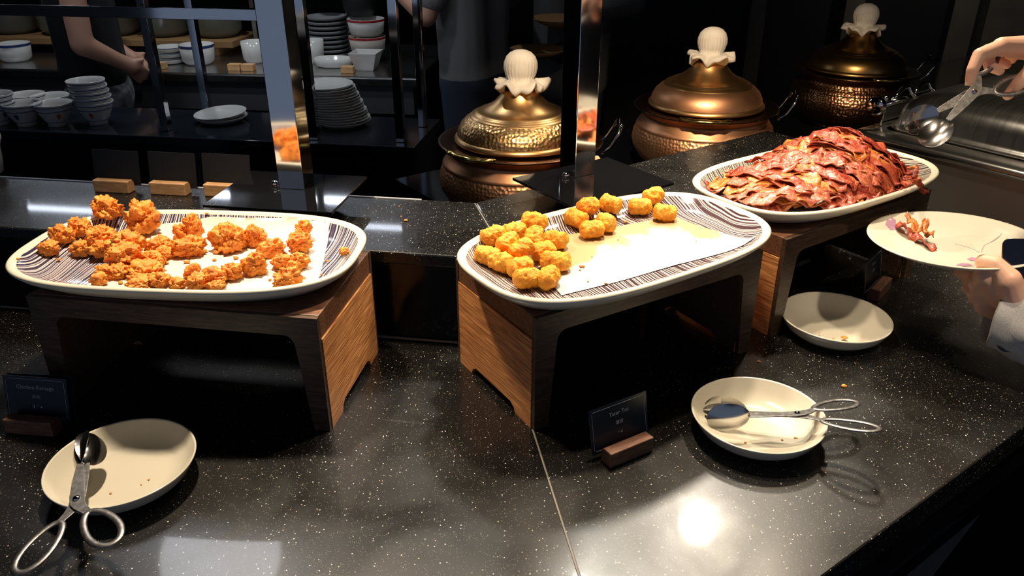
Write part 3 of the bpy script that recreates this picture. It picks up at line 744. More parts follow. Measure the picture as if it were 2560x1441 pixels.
for (x, y), lab in zip(((288, 478), (428, 484), (563, 489)), ('leftmost light wood card block seen from behind on the ledge', 'middle light wood card block seen from behind on the ledge', 'light wood card block seen from behind beside the left steel post')):
    card_stand(lab, at(x, y, LZ), A1, [], M['card_wood'], 1, 10)
card_stand('light wood card block half hidden behind the right steel post', at(1492, 430, LZ), R(98), [], M['card_wood'], 1, 8)
card_stand('dark menu card standing below the rear dark copper pot', (*s2(1.42, LB + .10), -.02), R(15), [], M['black_matt'], 1, 10, .11, .08)

# ------------------------------------------------------------------ steel posts of the counter
def post(label, plate_c, ang, dx, dy):
    t = thing('steel_post', label, 'post', (*plate_c, LZ), ang, 'steel posts on the ledge')
    b = MB(); b.box((0, 0, .043), (.232, .190, .005)); b.build('base_plate', M['plate_glass'], t, bevel=.0008)
    b = MB(); b.box((0, 0, .0202), (.10, .085, .040), 0, 1.9); b.build('bracket', M['black_matt'], t)
    b = MB(); b.box((dx, dy, .5), (.048, .048, .91)); b.build('column', M['chrome'], t, bevel=.0015)
    b = MB(); b.lathe([(.007, .0), (.007, .006), (.005, .010), (.0001, .011)], 14, (dx - .036, dy - .012, .0455)); b.build('bolt', M['chrome'], t, smooth=True)
post('square polished steel post rising behind the chicken tray', (-.402, 1.368), A1, .004, .028)
post('square polished steel post rising behind the potato tot tray', (.150, 1.422), R(34), .004, .052)

# ------------------------------------------------------------------ copper pots
def pot(label, loc, rz, mb, mh, ml, mlh, clasp_ang, s=1.0):
    t = thing('copper_pot', label, 'pot', loc, rz, 'copper pots behind the ledge'); t.scale = (s, s, s)
    b = MB(); b.lathe([(.12, 0), (.125, .006), (.118, .010), (.148, .020), (.180, .042), (.197, .070), (.2005, .090), (.197, .110), (.190, .126)], 64, cap1=False); b.build('hammered_belly', mh, t, smooth=True)
    b = MB(); b.lathe([(.190, .126), (.191, .130), (.187, .135), (.179, .146), (.174, .154), (.173, .162), (.180, .170), (.194, .178)], 64, cap0=False, cap1=False); b.build('neck', mb, t, smooth=True)
    b = MB(); b.lathe([(.194, .178), (.200, .181), (.200, .184), (.194, .1845), (.155, .178)], 64, cap0=False, cap1=False); b.build('rim', M['dark_rim'], t, smooth=True)
    lid = MB(); lid.lathe([(.152, .184), (.160, .186), (.160, .191), (.156, .196), (.153, .198)], 64, cap1=False); lo = lid.build('lid', ml, t, smooth=True)
    b = MB(); b.lathe([(.153, .198), (.151, .210), (.144, .224), (.132, .236), (.122, .242)], 64, cap0=False, cap1=False); b.build('hammered_band', mlh, lo, smooth=True)
    b = MB(); b.lathe([(.122, .242), (.118, .247), (.112, .247), (.108, .251), (.102, .255), (.097, .255), (.082, .262), (.062, .275), (.049, .290), (.043, .303), (.040, .306)], 64, cap0=False); b.build('cone', ml, lo, smooth=True)
    # cloth tied over the knob
    def ruf(r, z, a, k):
        if k >= 5: return r, z
        f = (5 - k) / 5; return r * (1 + f * (.16 * sin(5 * a + 1.1) + .09 * sin(9 * a + loc[0] * 7))), z + f * .012 * sin(5 * a + .4 + loc[0]) + f * .006 * sin(11 * a)
    def pleat(r, z, a, k): return (r * (1 + .025 * sin(26 * a) * max(0, 1 - abs(k - 6) / 4)), z) if k >= 5 else ruf(r, z, a, k)
    b = MB(); b.lathe([(.052, .309), (.062, .312), (.060, .320), (.049, .322), (.040, .325), (.032, .330), (.036, .340), (.0395, .354), (.039, .367), (.034, .380), (.025, .389), (.013, .394), (.0005, .395)], 104, mod=pleat)
    b.build('knob_cloth', M['knob_cloth'], lo, smooth=True)
    # brass clasp on the rim and wire handles
    b = MB(); ca = clasp_ang; arc = []
    for k in range(13):
        a = ca + (k - 6) * .055; rr = .203 + .012 * sin(k / 12 * pi) + (.004 if k % 3 == 1 else 0); arc.append((rr * cos(a), rr * sin(a), .190))
    b.tube(arc, [.005, .008, .009, .008, .0095, .010, .011, .010, .0095, .008, .009, .008, .005], 8, flat=.6, up=(0, 0, 1)); b.build('brass_clasp', M['brass'], t, smooth=True)
    for hs in (0,):
        a0 = hs * pi; ox, oy = cos(a0), sin(a0); tx, ty = -oy, ox; P_ = []
        for q, (tt, rr, z) in enumerate([(-.045, .193, .160), (-.046, .215, .176), (-.043, .232, .205), (-.030, .240, .226), (0, .236, .216), (.030, .240, .226), (.043, .232, .205), (.046, .215, .176), (.045, .193, .160)]):
            P_.append((ox * rr + tx * tt, oy * rr + ty * tt, z))
        sm = []
        for i in range(len(P_) - 1):
            for k in range(4): sm.append(Vector(P_[i]).lerp(Vector(P_[i + 1]), k / 4))
        sm.append(Vector(P_[-1])); b = MB(); b.tube(sm, .0042, 8); b.build('wire_handle', M['chrome'], t, smooth=True)
    return t
pot('bright hammered copper pot with domed lid, nearest the left post', (.020, 1.885, -.02), R(0), M['copper'], M['copper_hammered'], M['lid'], M['lid_hammered'], R(-125), .99)
pot('plain darker copper pot standing in the middle of the three', (.540, 2.225, -.02), R(-8), M['copper'], M['copper_hammered'], M['lid'], M['copper'], R(-94), .99)
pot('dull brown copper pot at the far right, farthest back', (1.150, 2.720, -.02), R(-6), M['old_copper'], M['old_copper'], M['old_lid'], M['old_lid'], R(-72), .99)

# ------------------------------------------------------------------ chafing dish at the right
cf = thing('chafing_dish', 'stainless steel chafing dish with hinged lid at the right edge', 'chafing dish', (CC.x, CC.y, 0), A2)
def rrect(x0, x1, y0, y1, r, z, n=6):
    out = []
    for cx, cy, a0 in ((x1 - r, y1 - r, 0), (x0 + r, y1 - r, pi / 2), (x0 + r, y0 + r, pi), (x1 - r, y0 + r, 3 * pi / 2)):
        for k in range(n + 1): a = a0 + k * pi / 2 / n; out.append((cx + r * cos(a), cy + r * sin(a), z))
    return out
X0, X1, Y0, Y1 = 1.222, 1.86, -.50, .155
b = MB(); b.rings([rrect(X0 + .004, X1, Y0, Y1 - .004, .02, 0), rrect(X0 + .004, X1, Y0, Y1 - .004, .02, .135)]); b.build('body', mat('satin_steel', (.55, .53, .50), .40, 1.0), cf, auto=40)
b = MB(); b.rings([rrect(X0 - .016 + .016 * (1 - sin(a_)), X1 + .016 - .016 * (1 - sin(a_)), Y0 - .016 + .016 * (1 - sin(a_)), Y1 + .010 - .016 * (1 - sin(a_)), .024, .136 - .014 * cos(a_)) for a_ in (.3, .7, 1.1, 1.5, 1.9, 2.3, 2.7)] + [ rrect(X0 + .045, X1 - .04, Y0 + .04, Y1 - .04, .03, .152)], True, False, False); b.build('rim', mat('bright_rim_steel', (.80, .78, .75), .20, 1.0), cf, smooth=True)
lx0, lx1, ly0, ly1 = X0 + .05, X1 - .04, Y0 + .04, Y1 - .045
lr = [(0, .152), (-.004, .156), (-.004, .161), (.002, .165), (.006, .172), (.010, .200), (.020, .222), (.038, .238), (.065, .246), (.14, .252), (.25, .254)]
b = MB(); b.rings([rrect(lx0 + d, lx1 - d, ly0 + d, ly1 - d, max(.03, .05 - d * .1), z) for d, z in lr], True, False, True); ldo = b.build('lid', M['steel'], cf, smooth=True)
b = MB(); b.tube([(lx0 + .01, ly1 + .03, .205), (lx0 + .25, ly1 + .03, .205)], .010, 14); b.build('hinge_rod', M['chrome'], ldo, smooth=True)
b = MB(); b.tube([(lx0 - .022, ly1 + .03, .205), (lx0 - .018, ly1 + .03, .205), (lx0 - .002, ly1 + .03, .205), (lx0 + .004, ly1 + .03, .205)], [.018, .0235, .0235, .014], 22); b.build('hinge_knob', M['chrome'], ldo, auto=40)
for k in range(2):
    b = MB(); b.ball((lx0 + .018 + .002 * k, ly1 + .026, .222 - .030 * k), .009, 14, 8); b.build('hinge_bolt', M['chrome'], ldo, smooth=True)
for k in range(2):
    xx = lx0 + .05 + .095 * k
    b = MB(); b.tube([(xx, ly1 + .03, .208), (xx + .03, ly1 + .03, .222), (xx + .055, ly1 + .03, .236), (xx + .075, ly1 + .028, .236), (xx + .082, ly1 + .02, .222), (xx + .086, ly1 + .0, .205)], .0058, 10); b.build('hinge_bracket', M['chrome'], ldo, smooth=True)
b = MB(); b.box((lx0 + .15, ly1 + .03, .176), (.27, .02, .05)); b.build('hinge_plate', M['chrome'], cf, bevel=.003)
b = MB(); hp = [(lx0 + .24, ly0 + .02, .24), (lx0 + .24, ly0 - .05, .262), (lx0 + .33, ly0 - .07, .266), (lx0 + .42, ly0 - .05, .262), (lx0 + .42, ly0 + .02, .24)]
b.tube(hp, .008, 10); b.build('lid_handle', M['black_matt'], ldo, smooth=True)

# ------------------------------------------------------------------ customer at the right: two hands, held plate, tongs, phone
hp_c = Vector((.722, 1.208, .190)); hp_n = Vector((-.043, .035, 1)).normalized()
pq = Vector((0, 0, 1)).rotation_difference(hp_n).to_euler()
hpl = thing('dinner_plate', 'cream dinner plate with mauve flowers held in a hand, carrying bacon', 'plate', hp_c - hp_n * .024); hpl.rotation_euler = pq
r_ = .131
prof = [(.0004, .006), (.080, .006), (.092, .009), (.110, .017), (.126, .0235), (.130, .0242), (.131, .0232), (.1285, .021), (.112, .013), (.094, .004), (.085, .002), (.080, 0), (.074, 0), (.073, .003), (.0004, .003)]
b = MB(); b.lathe(prof, 84); b.build('dish', M['white_china'], hpl, smooth=True)
def plate_z(r):
    for (a, z0), (c, z1) in zip(prof[:6], prof[1:6]):
        if r <= c: return z0 + (z1 - z0) * (r - a) / (c - a)
    return .024
def on_plate(x, y):                                   # photo pixel -> plate coordinates
    d = ray(x, y); o = Vector((0, 0, CAM_H)); p0 = hp_c - hp_n * .012; t = (p0 - o).dot(hp_n) / d.dot(hp_n); q = o + d * t - (hp_c - hp_n * .024)
    q = Matrix.Rotation(0, 3, 'X') @ q; q.rotate(Matrix(pq.to_matrix()).inverted()); return q
def print_leaf(name, px, m):
    vs = []
    for x, y in px: q = on_plate(x, y); vs.append((q.x, q.y, plate_z(sqrt(q.x ** 2 + q.y ** 2)) + .0006))
    c = sum((Vector(v) for v in vs), Vector()) / len(vs); n = len(vs)
    b = MB(); b.add([tuple(c)] + vs, [(0, 1 + i, 1 + (i + 1) % n) for i in range(n)]); b.build(name, m, hpl)
print_leaf('flower_print', [(2212, 570), (2221, 551), (2228, 558), (2238, 560), (2240, 574), (2226, 577)], M['pink_print'])
print_leaf('flower_print', [(2392, 655), (2404, 650), (2424, 651), (2434, 657), (2412, 658)], M['pink_print'])
print_leaf('flower_print', [(2419, 640), (2430, 635), (2446, 638), (2440, 645), (2428, 644)], M['pink_print'])
for path in ([(2455, 622), (2462, 606), (2478, 598), (2500, 590), (2516, 574)], [(2452, 624), (2438, 616), (2420, 610), (2405, 606), (2388, 602)], [(2452, 624), (2448, 636)]):
    vs = [on_plate(*p) for p in path]; b = MB(); b.tube([(q.x, q.y, plate_z(sqrt(q.x ** 2 + q.y ** 2)) + .0001) for q in vs], .0006, 5); b.build('twig_print', M['grey_print'], hpl)
# two strips of bacon on it
def plate_bacon(px, wid, seed, m, lab, amp):
    P_ = []
    for (x, y, h) in px: P_.append(deep(x, y, 1.0)); 
    pts = []
    for (x, y, h) in px:
        q = on_plate(x, y); zz = plate_z(sqrt(q.x ** 2 + q.y ** 2)) + .003 + h; v = Vector((q.x, q.y, zz)); v.rotate(pq); pts.append(v + hp_c - hp_n * .024)
    sm = []
    for a_, c_ in zip(pts, pts[1:]):
        for k in range(5): sm.append(a_.lerp(c_, k / 5))
    sm.append(pts[-1]); sm = [p + Vector((0, 0, amp * (sin(i * .8 + seed)))) for i, p in enumerate(sm)]
    side = [Vector((.62, .55, .45 * sin(i * .45 + seed))).normalized() for i in range(len(sm))]
    vs, fs, uv = ribbon(sm, wid, side, seed, curl=.007); return bacon_obj(vs, fs, uv, m, lab, 'bacon on the held plate')
plate_bacon([(2243, 568, .004), (2262, 580, .012), (2280, 592, .008), (2302, 600, .004), (2322, 612, .002), (2340, 620, .001)], .021, 3.3, BAC[0], 'red bacon strip lying flat on the held plate', .002)
plate_bacon([(2258, 566, .016), (2272, 574, .018), (2288, 588, .014), (2304, 586, .020), (2318, 596, .018), (2332, 604, .012)], .018, 8.1, BAC[2], 'curled golden bacon strip on top of the other on the held plate', .004)

def S(pts, rad):                                     # chain of tapered capsules
    return [(pts[i], pts[i + 1], rad[i], rad[i + 1]) for i in range(len(pts) - 1)]
d_ = deep
segs = []
# right hand (upper), holding the tongs
wr = d_(2612, 120, 1.285)
im, mm, rm_, pm = d_(2504, 117, 1.245), d_(2510, 116, 1.266), d_(2518, 118, 1.286), d_(2530, 124, 1.302)
segs += S([im, d_(2449, 137, 1.228), d_(2431, 176, 1.226), d_(2425, 204, 1.232)], [.0125, .0105, .0090, .0072])
segs += S([mm, d_(2468, 128, 1.262), d_(2474, 165, 1.264), d_(2499, 177, 1.262)], [.0125, .0105, .0090, .0076])
segs += S([rm_, d_(2480, 122, 1.286), d_(2492, 152, 1.288), d_(2516, 162, 1.284)], [.0120, .0100, .0088, .0074])
segs += S([pm, d_(2500, 122, 1.306), d_(2512, 142, 1.306), d_(2530, 150, 1.302)], [.0108, .0088, .0076, .0066])
for q in (im, mm, rm_, pm): segs += [(q, wr, .0150, .0220)]
segs += [(im, d_(2590, 122, 1.262), .0145, .0200)]
segs += S([wr, d_(2592, 150, 1.250), d_(2578, 178, 1.238), d_(2548, 207, 1.244), d_(2520, 238, 1.262)], [.0210, .0155, .0125, .0108, .0082])
elb_r = wr + Vector((.245, -.06, -.05))
segs += S([wr, wr.lerp(elb_r, .4), elb_r], [.0255, .032, .042])
hand_r = blob('hand', segs, M['skin_hand'], .0016, 7)
# left hand (lower), thumb on top of the plate
segs = []
wl = d_(2556, 786, 1.255)
k1, k2, k3, k4 = d_(2468, 690, 1.222), d_(2452, 706, 1.248), d_(2448, 733, 1.262), d_(2462, 765, 1.262)
segs += S([k1, d_(2440, 690, 1.262), d_(2412, 687, 1.292), d_(2398, 683, 1.312)], [.0150, .0115, .0098, .0082])
segs += S([k2, d_(2424, 700, 1.285), d_(2420, 696, 1.318), d_(2440, 690, 1.335)], [.0145, .0115, .0098, .0084])
segs += S([k3, d_(2424, 722, 1.296), d_(2440, 712, 1.325), d_(2462, 706, 1.330)], [.0140, .0112, .0095, .0082])
segs += S([k4, d_(2438, 750, 1.296), d_(2456, 738, 1.315), d_(2476, 730, 1.312)], [.0125, .0100, .0086, .0074])
for q, r0 in ((k1, .0200), (k2, .0200), (k3, .0185), (k4, .0165)): segs += [(q, wl, r0, .0270)]
segs += S([d_(2535, 752, 1.225), d_(2520, 700, 1.200), d_(2488, 662, 1.205), d_(2460, 656, 1.214)], [.0250, .0190, .0135, .0125])
segs += [(d_(2520, 700, 1.205), k1, .0190, .0160)]
elb_l = wl + Vector((.215, -.135, -.045))
segs += S([wl, elb_l], [.0265, .042])
hand_l = blob('hand', segs, M['skin_hand'], .0017, 7)
# the rest of the figure stands out of frame at the right
hip = Vector((1.16, .90, -.02)); chest = Vector((1.13, .92, .42)); neck = chest + Vector((-.01, .01, .17))
side = D2 * .175; shl, shr = chest + Vector((0, 0, .08)) - side, chest + Vector((0, 0, .08)) + side
head = neck + Vector((-.03, .035, .15)); fwd = N2
body_segs = [(neck - Vector((0, 0, .06)), head - Vector((0, 0, .06)), .052, .055), (head - Vector((0, 0, .03)), head + Vector((0, 0, .04)), .075, .085),
             (head + fwd * .075 - Vector((0, 0, .0)), head + fwd * .092 - Vector((0, 0, .025)), .011, .015), (head + fwd * .05 - Vector((0, 0, .075)), head + fwd * .06 - Vector((0, 0, .07)), .032, .030),
             (head + D2 * .083, head + D2 * .085 - Vector((0, 0, .03)), .012, .010), (head - D2 * .083, head - D2 * .085 - Vector((0, 0, .03)), .012, .010)]
body_me = blob('body', body_segs, M['skin_hand'], .006, 4)
bm = bmesh.new()
for me_ in (hand_r, hand_l, body_me): bm.from_mesh(me_)
# fingernails
me = bpy.data.meshes.new('body'); bm.to_mesh(me); bm.free(); me.materials.append(M['skin_hand'])
me.polygons.foreach_set('use_smooth', [True] * len(me.polygons))
cu = thing('person', 'person in pale grey sleeves, one hand holding a plate, the other tongs', 'person')
link('body', me, cu)
def nail(p, n, d, w_, l_):
    n = Vector(n).normalized(); d = (Vector(d) - n * Vector(d).dot(n)).normalized(); c = n.cross(d); vs = []
    for k in range(14): a = 2 * pi * k / 14; vs.append(p + d * l_ * cos(a) + c * w_ * sin(a) + n * (.0006 - .0018 * sin(a) ** 2))
    b = MB(); b.add([p + n * .0012] + vs, [(0, 1 + k, 1 + (k + 1) % 14) for k in range(14)]); b.build('fingernail', M['nail'], cu, smooth=True)
tip = d_(2425, 204, 1.232); dirn = (tip - d_(2431, 176, 1.226)).normalized(); vw = (Vector((0, 0, CAM_H)) - tip).normalized()
nn_ = (Vector((-1, -.2, .1)) + vw * .3).normalized(); nail(tip + nn_ * .0062 + dirn * .001, nn_, dirn, .0042, .0058)
tip = d_(2460, 656, 1.214); vw = Vector((-.15, .35, 1)).normalized(); nail(tip + vw * .0118 + Vector((-.004, .004, 0)), vw, Vector((-1, .45, 0)), .0062, .0078)
# shirt with cuffs, trousers, hair, shoes
sl = [wl.lerp(elb_l, .06), wl.lerp(elb_l, .45), elb_l, elb_l.lerp(shl, .5), shl]
sleeve_l = S(sl, [.044, .050, .056, .060, .070])
sleeve_r = S([wr.lerp(elb_r, .55), elb_r, elb_r.lerp(shr, .5), shr], [.048, .054, .060, .070])
tors = [(shl, shr, .072, .072), (chest - side * .4, hip - side * .45, .115, .115), (chest + side * .4, hip + side * .45, .115, .115), (chest, neck - Vector((0, 0, .05)), .11, .06)]
sh = blob('shirt', sleeve_l + sleeve_r + tors, M['grey_cloth'], .006, 4); link('shirt', sh, cu)
ax = (elb_l - wl).normalized(); c0 = d_(2536, 795, 1.246); u_ = ax.orthogonal().normalized(); v_ = ax.cross(u_)
def ringp(t, r, wob):
    r *= 1.18; t -= .012
    return [c0 + ax * (t + .006 * sin(2 * k * 2 * pi / 40 + 1)) + (u_ * cos(2 * pi * k / 40) + v_ * sin(2 * pi * k / 40)) * (r + wob * sin(5 * 2 * pi * k / 40 + t * 90) + wob * .6 * sin(9 * 2 * pi * k / 40 - t * 60)) for k in range(40)]
b = MB(); b.rings([ringp(.012, .038, .001), ringp(-.012, .043, .0012), ringp(-.016, .0455, .001), ringp(-.012, .047, .001), ringp(.006, .048, .001), ringp(.012, .0495, .002), ringp(.03, .051, .0025), ringp(.05, .054, .003), ringp(.075, .055, .003), ringp(.10, .057, .002), ringp(.13, .056, .001)], True, False, False)
b.build('cuff', M['grey_cloth'], cu, smooth=True)
ft = [hip - D2 * .10 + Vector((.0, 0, -.80)), hip + D2 * .10 + Vector((0, 0, -.80))]
tr = blob('trousers', [(hip - side * .45, hip + side * .45, .118, .118), (hip - D2 * .08, ft[0] + Vector((0, 0, .38)), .10, .07), (ft[0] + Vector((0, 0, .38)), ft[0] + Vector((0, 0, .05)), .07, .05), (hip + D2 * .08, ft[1] + Vector((0, 0, .38)), .10, .07), (ft[1] + Vector((0, 0, .38)), ft[1] + Vector((0, 0, .05)), .07, .05)], M['denim'], .012, 4); link('trousers', tr, cu)
for f_ in ft:
    f_ = Vector((f_.x, f_.y, -.82)); link('shoe', blob('shoe', [(f_ - fwd * .05, f_ + fwd * .13, .040, .036)], M['shoe'], .008, 3), cu)
link('hair', blob('hair', [(head + Vector((0, 0, .045)) - fwd * .012, head + Vector((0, 0, .05)) - fwd * .02, .092, .092), (head - fwd * .05, head - fwd * .05 - Vector((0, 0, .07)), .07, .06)], M['hair'], .006, 3), cu)

# held tongs: rivet near the fingers, bowls above the bacon
rv = d_(2434, 231, 1.248)
tongs('steel scissor tongs held open in a hand above the bacon', rv, d_(2305, 328, 1.232) - rv, d_(2474, 268, 1.240) - d_(2434, 231, 1.248), R(9), R(24), loopscale=.82, spread=.16)
# phone tucked behind the lower hand
ph_c = (d_(2560, 738, 1.228)); pax = (d_(2505, 600, 1.222) - d_(2490, 880, 1.236)).normalized()
ph = thing('smartphone', 'dark smartphone with rose metal rim held under the hand with the plate', 'phone')
pz = (Vector((0, 0, CAM_H)) - ph_c).normalized(); px_ = pax.cross(pz).normalized(); pz = px_.cross(pax)
ph.matrix_world = Matrix.Translation(d_(2498, 738, 1.228) + px_ * .0375) @ Matrix((px_, pax, pz)).transposed().to_4x4()
b = MB(); b.rings([rrect(-.0375 + k, .0375 - k, -.088 + k, .088 - k, .012, z) for k, z in ((.0008, -.0039), (0, -.003), (0, .003), (.0008, .0039))]); b.build('rim', M['phone_rim'], ph, auto=50)
b = MB(); b.rings([rrect(-.0362, .0362, -.0867, .0867, .011, z) for z in (.0032, .0042)]); b.build('screen', M['phone'], ph, auto=50)

# ------------------------------------------------------------------ crumbs
def crumb(x, y, z, s, lab, grp, seed, m='crumb'):
    p = at(x, y, z); o = link('crumb', lump('crumb', s, s * .8, s * .5, seed, M[m], .35, 2, 2), None, (p.x, p.y, z)); tag(o, lab, 'crumb', grp)
for i, (x, y, s, lab) in enumerate([(1898, 906, .0035, 'tiny orange crumb on the worktop beside the tot riser'), (2110, 968, .0055, 'flat orange crumb on the worktop above the tongs handles'), (1996, 1190, .002, 'speck of orange crumb below the middle plate')]):
    crumb(x, y, 0, s, lab, 'crumbs on the worktop', 60 + i)
for i, (x, y, s) in enumerate([(1014, 553, .0045), (1003, 542, .0025), (998, 517, .0025)]):
    crumb(x, y, LZ, s, ('largest of three orange crumbs on the ledge', 'middle of three orange crumbs on the ledge', 'rearmost of three orange crumbs on the ledge')[i], 'crumbs on the ledge', 70 + i)
for i, (x, y, s) in enumerate([(543, 634, .006), (536, 652, .004), (468, 658, .005), (590, 647, .005), (417, 659, .004), (500, 640, .003), (470, 645, .003), (510, 690, .002), (675, 702, .003), (302, 710, .004), (148, 652, .004), (55, 678, .003), (820, 656, .003), (805, 690, .002), (685, 686, .002), (522, 562, .003)]):
    u, v = tl(0, x, y, RH + .014); u = max(-.235, min(.235, u)); q = tw(0, u, v, .002)
    o = link('crumb', lump('crumb', s, s * .8, s * .6, 80 + i, M['chicken'], .35, 2, 2), None, q); tag(o, 'loose crust crumb scattered among the fried chicken', 'crumb', 'crumbs on the chicken tray')
for i, (x, y, s) in enumerate([(1564, 557, .0045), (1455, 668, .005), (1450, 676, .002), (1515, 711, .003), (1470, 705, .002), (1480, 643, .0015), (1740, 604, .0015), (1835, 562, .0015), (1545, 600, .0015)]):
    u, v = tl(1, x, y, RH + .014); q = tw(1, u, v, .0018)
    o = link('crumb', lump('crumb', s, s * .7, s * .5, 110 + i, M['crumb'], .35, 2, 2), None, q); tag(o, 'small golden crumb scattered on the stained paper', 'crumb', 'crumbs on the tot tray')
for i, (x, y, z, s, lab) in enumerate([(2110, 846, .010, .006, 'torn red bacon scrap on the empty plate'), (2048, 834, .010, .002, 'tiny bacon bit on the empty plate'), (2084, 848, .010, .0025, 'small bacon bit beside the scrap on the empty plate')]):
    crumb(x, y, z, s, lab, 'bacon bits on the empty plate', 130 + i, 'chicken')
for i, (x, y, s) in enumerate([(1990, 1097, .003), (1955, 1100, .002), (1930, 1012, .0025), (1906, 992, .0015), (1863, 1108, .002)]):
    crumb(x, y, .0065, s, 'small brown crumb on the plate with the tongs', 'crumbs on the middle plate', 140 + i)
for i, (x, y, s) in enumerate([(372, 1200, .0018), (353, 1213, .0014), (276, 1235, .0018), (411, 1128, .0015), (175, 1180, .0015)]):
    crumb(x, y, .0065, s, 'small brown speck of crumb on the front left plate', 'crumbs on the left plate', 150 + i)

# ------------------------------------------------------------------ jar at the left edge
jp = at(-44, 436, LZ)
b = MB(); b.lathe([(.034, 0), (.040, .004), (.044, .03), (.046, .055), (.050, .066), (.052, .070), (.052, .078), (.049, .080), (.045, .076), (.043, .05), (.038, .01), (.0005, .008)], 40)
tag(b.build('ceramic_jar', M['white_china'], None, jp, smooth=True), 'white ceramic jar on the ledge, cut by the left edge', 'jar')

# ------------------------------------------------------------------ island behind with crockery
isl = thing('serving_island', 'dark island counter behind, carrying rice bowls and plates', 'counter')
ie0, ie1 = at(0, 325, 0), at(1038, 369, 0); idr = (ie1 - ie0).normalized(); inr = Vector((-idr.y, idr.x, 0)); IA = math.atan2(idr.y, idr.x)
def ip(s, v, z=0): p = ie1 + idr * s + inr * v; return (p.x, p.y, z) if z is not None else (p.x, p.y)
b = MB(); b.prism([ip(-3, 0, None), ip(0, 0, None), ip(0, .34, None), ip(-3, .34, None)], -.03, 0); b.build('top_slab', mat('dark_slate_top', (.012, .015, .020), .12), isl, bevel=.003)
b = MB(); b.prism([ip(-3, .01, None), ip(-.01, .01, None), ip(-.01, .33, None), ip(-3, .33, None)], -.86, -.031); b.build('base_panel', M['black_gloss'], isl)
fr = thing('sneeze_guard_frame', 'chrome frame of square posts standing on the island', 'frame')
def ipost(x, y, lean=0):
    p = at(x, y, 0); b = MB(); b.box((p.x, p.y, .36), (.026, .026, .718), IA); b.build('post', M['chrome'], fr, bevel=.001)
for x, y in ((6, 276), (418, 326), (520, 280), (788, 348), (1003, 354), (1058, 316)): ipost(x, y)
a_, c_ = at(418, 326, 0), at(1003, 354, 0)
def rail(p, q, z, r=.013):
    d = (q - p); b = MB(); m_ = (p + q) / 2; b.box((m_.x, m_.y, z), (d.length, r * 2, r * 2), math.atan2(d.y, d.x)); b.build('rail', M['chrome'], fr, bevel=.001)
rail(Vector(ip(-3, .03)), Vector(ip(-.42, .03)), .372, .016)
rail(Vector(ip(-3, .03)), Vector(ip(0, .03)), .725)
rail(Vector(ip(-3, .30)), Vector(ip(0, .30)), .725)
b = MB(); b.box(((ip(-1.5, .165))[0], (ip(-1.5, .165))[1], .742), (3.0, .32, .008), IA); b.build('top_shelf', M['black_matt'], fr)
for s0, s1_ in ((-1.55, -1.20), (-1.05, -.75), (-.52, -.12)):
    t = thing('light_tube', {-1.55: 'left', -1.05: 'middle', -.52: 'right'}[s0] + ' slim white light tube under the shelf of the island frame', 'lamp', group='light tubes')
    b = MB(); b.tube([ip(s0, .22, .700), ip(s1_, .22, .700)], .010, 8); b.build('tube', M['tube'], t)

def rice_bowl(loc, lab, rz=0, s=1.0, grp='rice bowls on the island'):
    t = thing('rice_bowl', lab, 'bowl', loc, rz, grp); t.scale = (s, s, s)
    b = MB(); b.lathe([(.026, 0), (.030, .0), (.029, .010), (.036, .018), (.050, .044), (.056, .062), (.060, .072), (.0595, .074), (.058, .073), (.053, .060), (.046, .042), (.030, .020), (.0005, .016)], 32); b.build('body', M['bg_china'], t, smooth=True)
    for z, r in ((.0665, .0585), (.052, .0535), (.014, .0325)):
        b = MB(); b.lathe([(r + .0004, z - .0012), (r + .0010, z), (r + .0006, z + .0012)], 32, cap0=False, cap1=False); b.build('painted_line', M['blue_line'], t, smooth=True)
    for k in range(2):
        a = -pi / 2 + .5 - k * 1.5; b = MB(); vs = []
        for q in range(9): aa = 2 * pi * q / 9; th = a + .13 * cos(aa) * (1 + .4 * sin(3 * aa)); z = .036 + .010 * sin(aa); r = .0462 + (z - .036) * .45; vs.append(((r + .0008) * cos(th), (r + .0008) * sin(th), z))
        b.add([tuple(sum((Vector(v) for v in vs), Vector()) / 9)] + vs, [(0, 1 + q, 1 + (q + 1) % 9) for q in range(9)]); b.build('painted_motif', M['red_motif'] if k == 0 else M['green_motif'], t)
    return t
bsrc = rice_bowl(at(145, 312, 0), 'rightmost of the two front rice bowls standing singly', .2)
def more_bowl(x, y, z, lab, s=1.0, rz=0.0, dz=0.0):
    c = copy_tree(bsrc); p = at(x, y, 0); c.location = (p.x, p.y, z); c['label'] = lab; c.scale = (s, s, s); c.rotation_euler = (dz, 0, rz); return c
more_bowl(68, 312, 0, 'left of the two front rice bowls standing singly', 1, 1.0)
more_bowl(2, 309, 0, 'rice bowl cut by the left edge, lower of two', 1.0, 2.0)
more_bowl(2, 309, .026, 'rice bowl nested on another at the left edge', 1.0, 2.9)
more_bowl(78, 288, 0, 'rice bowl in the second row behind the front left one', 1, 4.0)
more_bowl(138, 292, 0, 'rice bowl in the second row behind the front right one', 1, 5.0)
for k in range(5):
    c = more_bowl(247, 308, k * .0175, 'rice bowl number %s from the bottom of the tall stack' % ('one', 'two', 'three', 'four', 'five')[k], 1.0, -.4 + k * 1.1); c.location.x -= .003 * k
def flat_plate(loc, r, lab, grp, tilt=(0, 0, 0)):
    b = MB(); b.lathe([(.0005, .005), (r * .6, .005), (r * .82, .010), (r * .99, .0205), (r, .020), (r * .985, .0175), (r * .80, .006), (r * .62, 0), (r * .52, 0), (r * .5, .002), (.0005, .002)], 40)
    return tag(b.build('side_plate', M['bg_china'], None, loc, tilt, smooth=True), lab, 'plate', grp)
ORD = ['first', 'second', 'third', 'fourth', 'fifth', 'sixth', 'seventh', 'eighth', 'ninth', 'tenth', 'eleventh', 'twelfth', 'thirteenth', 'fourteenth', 'fifteenth']
p = at(838, 312, 0)
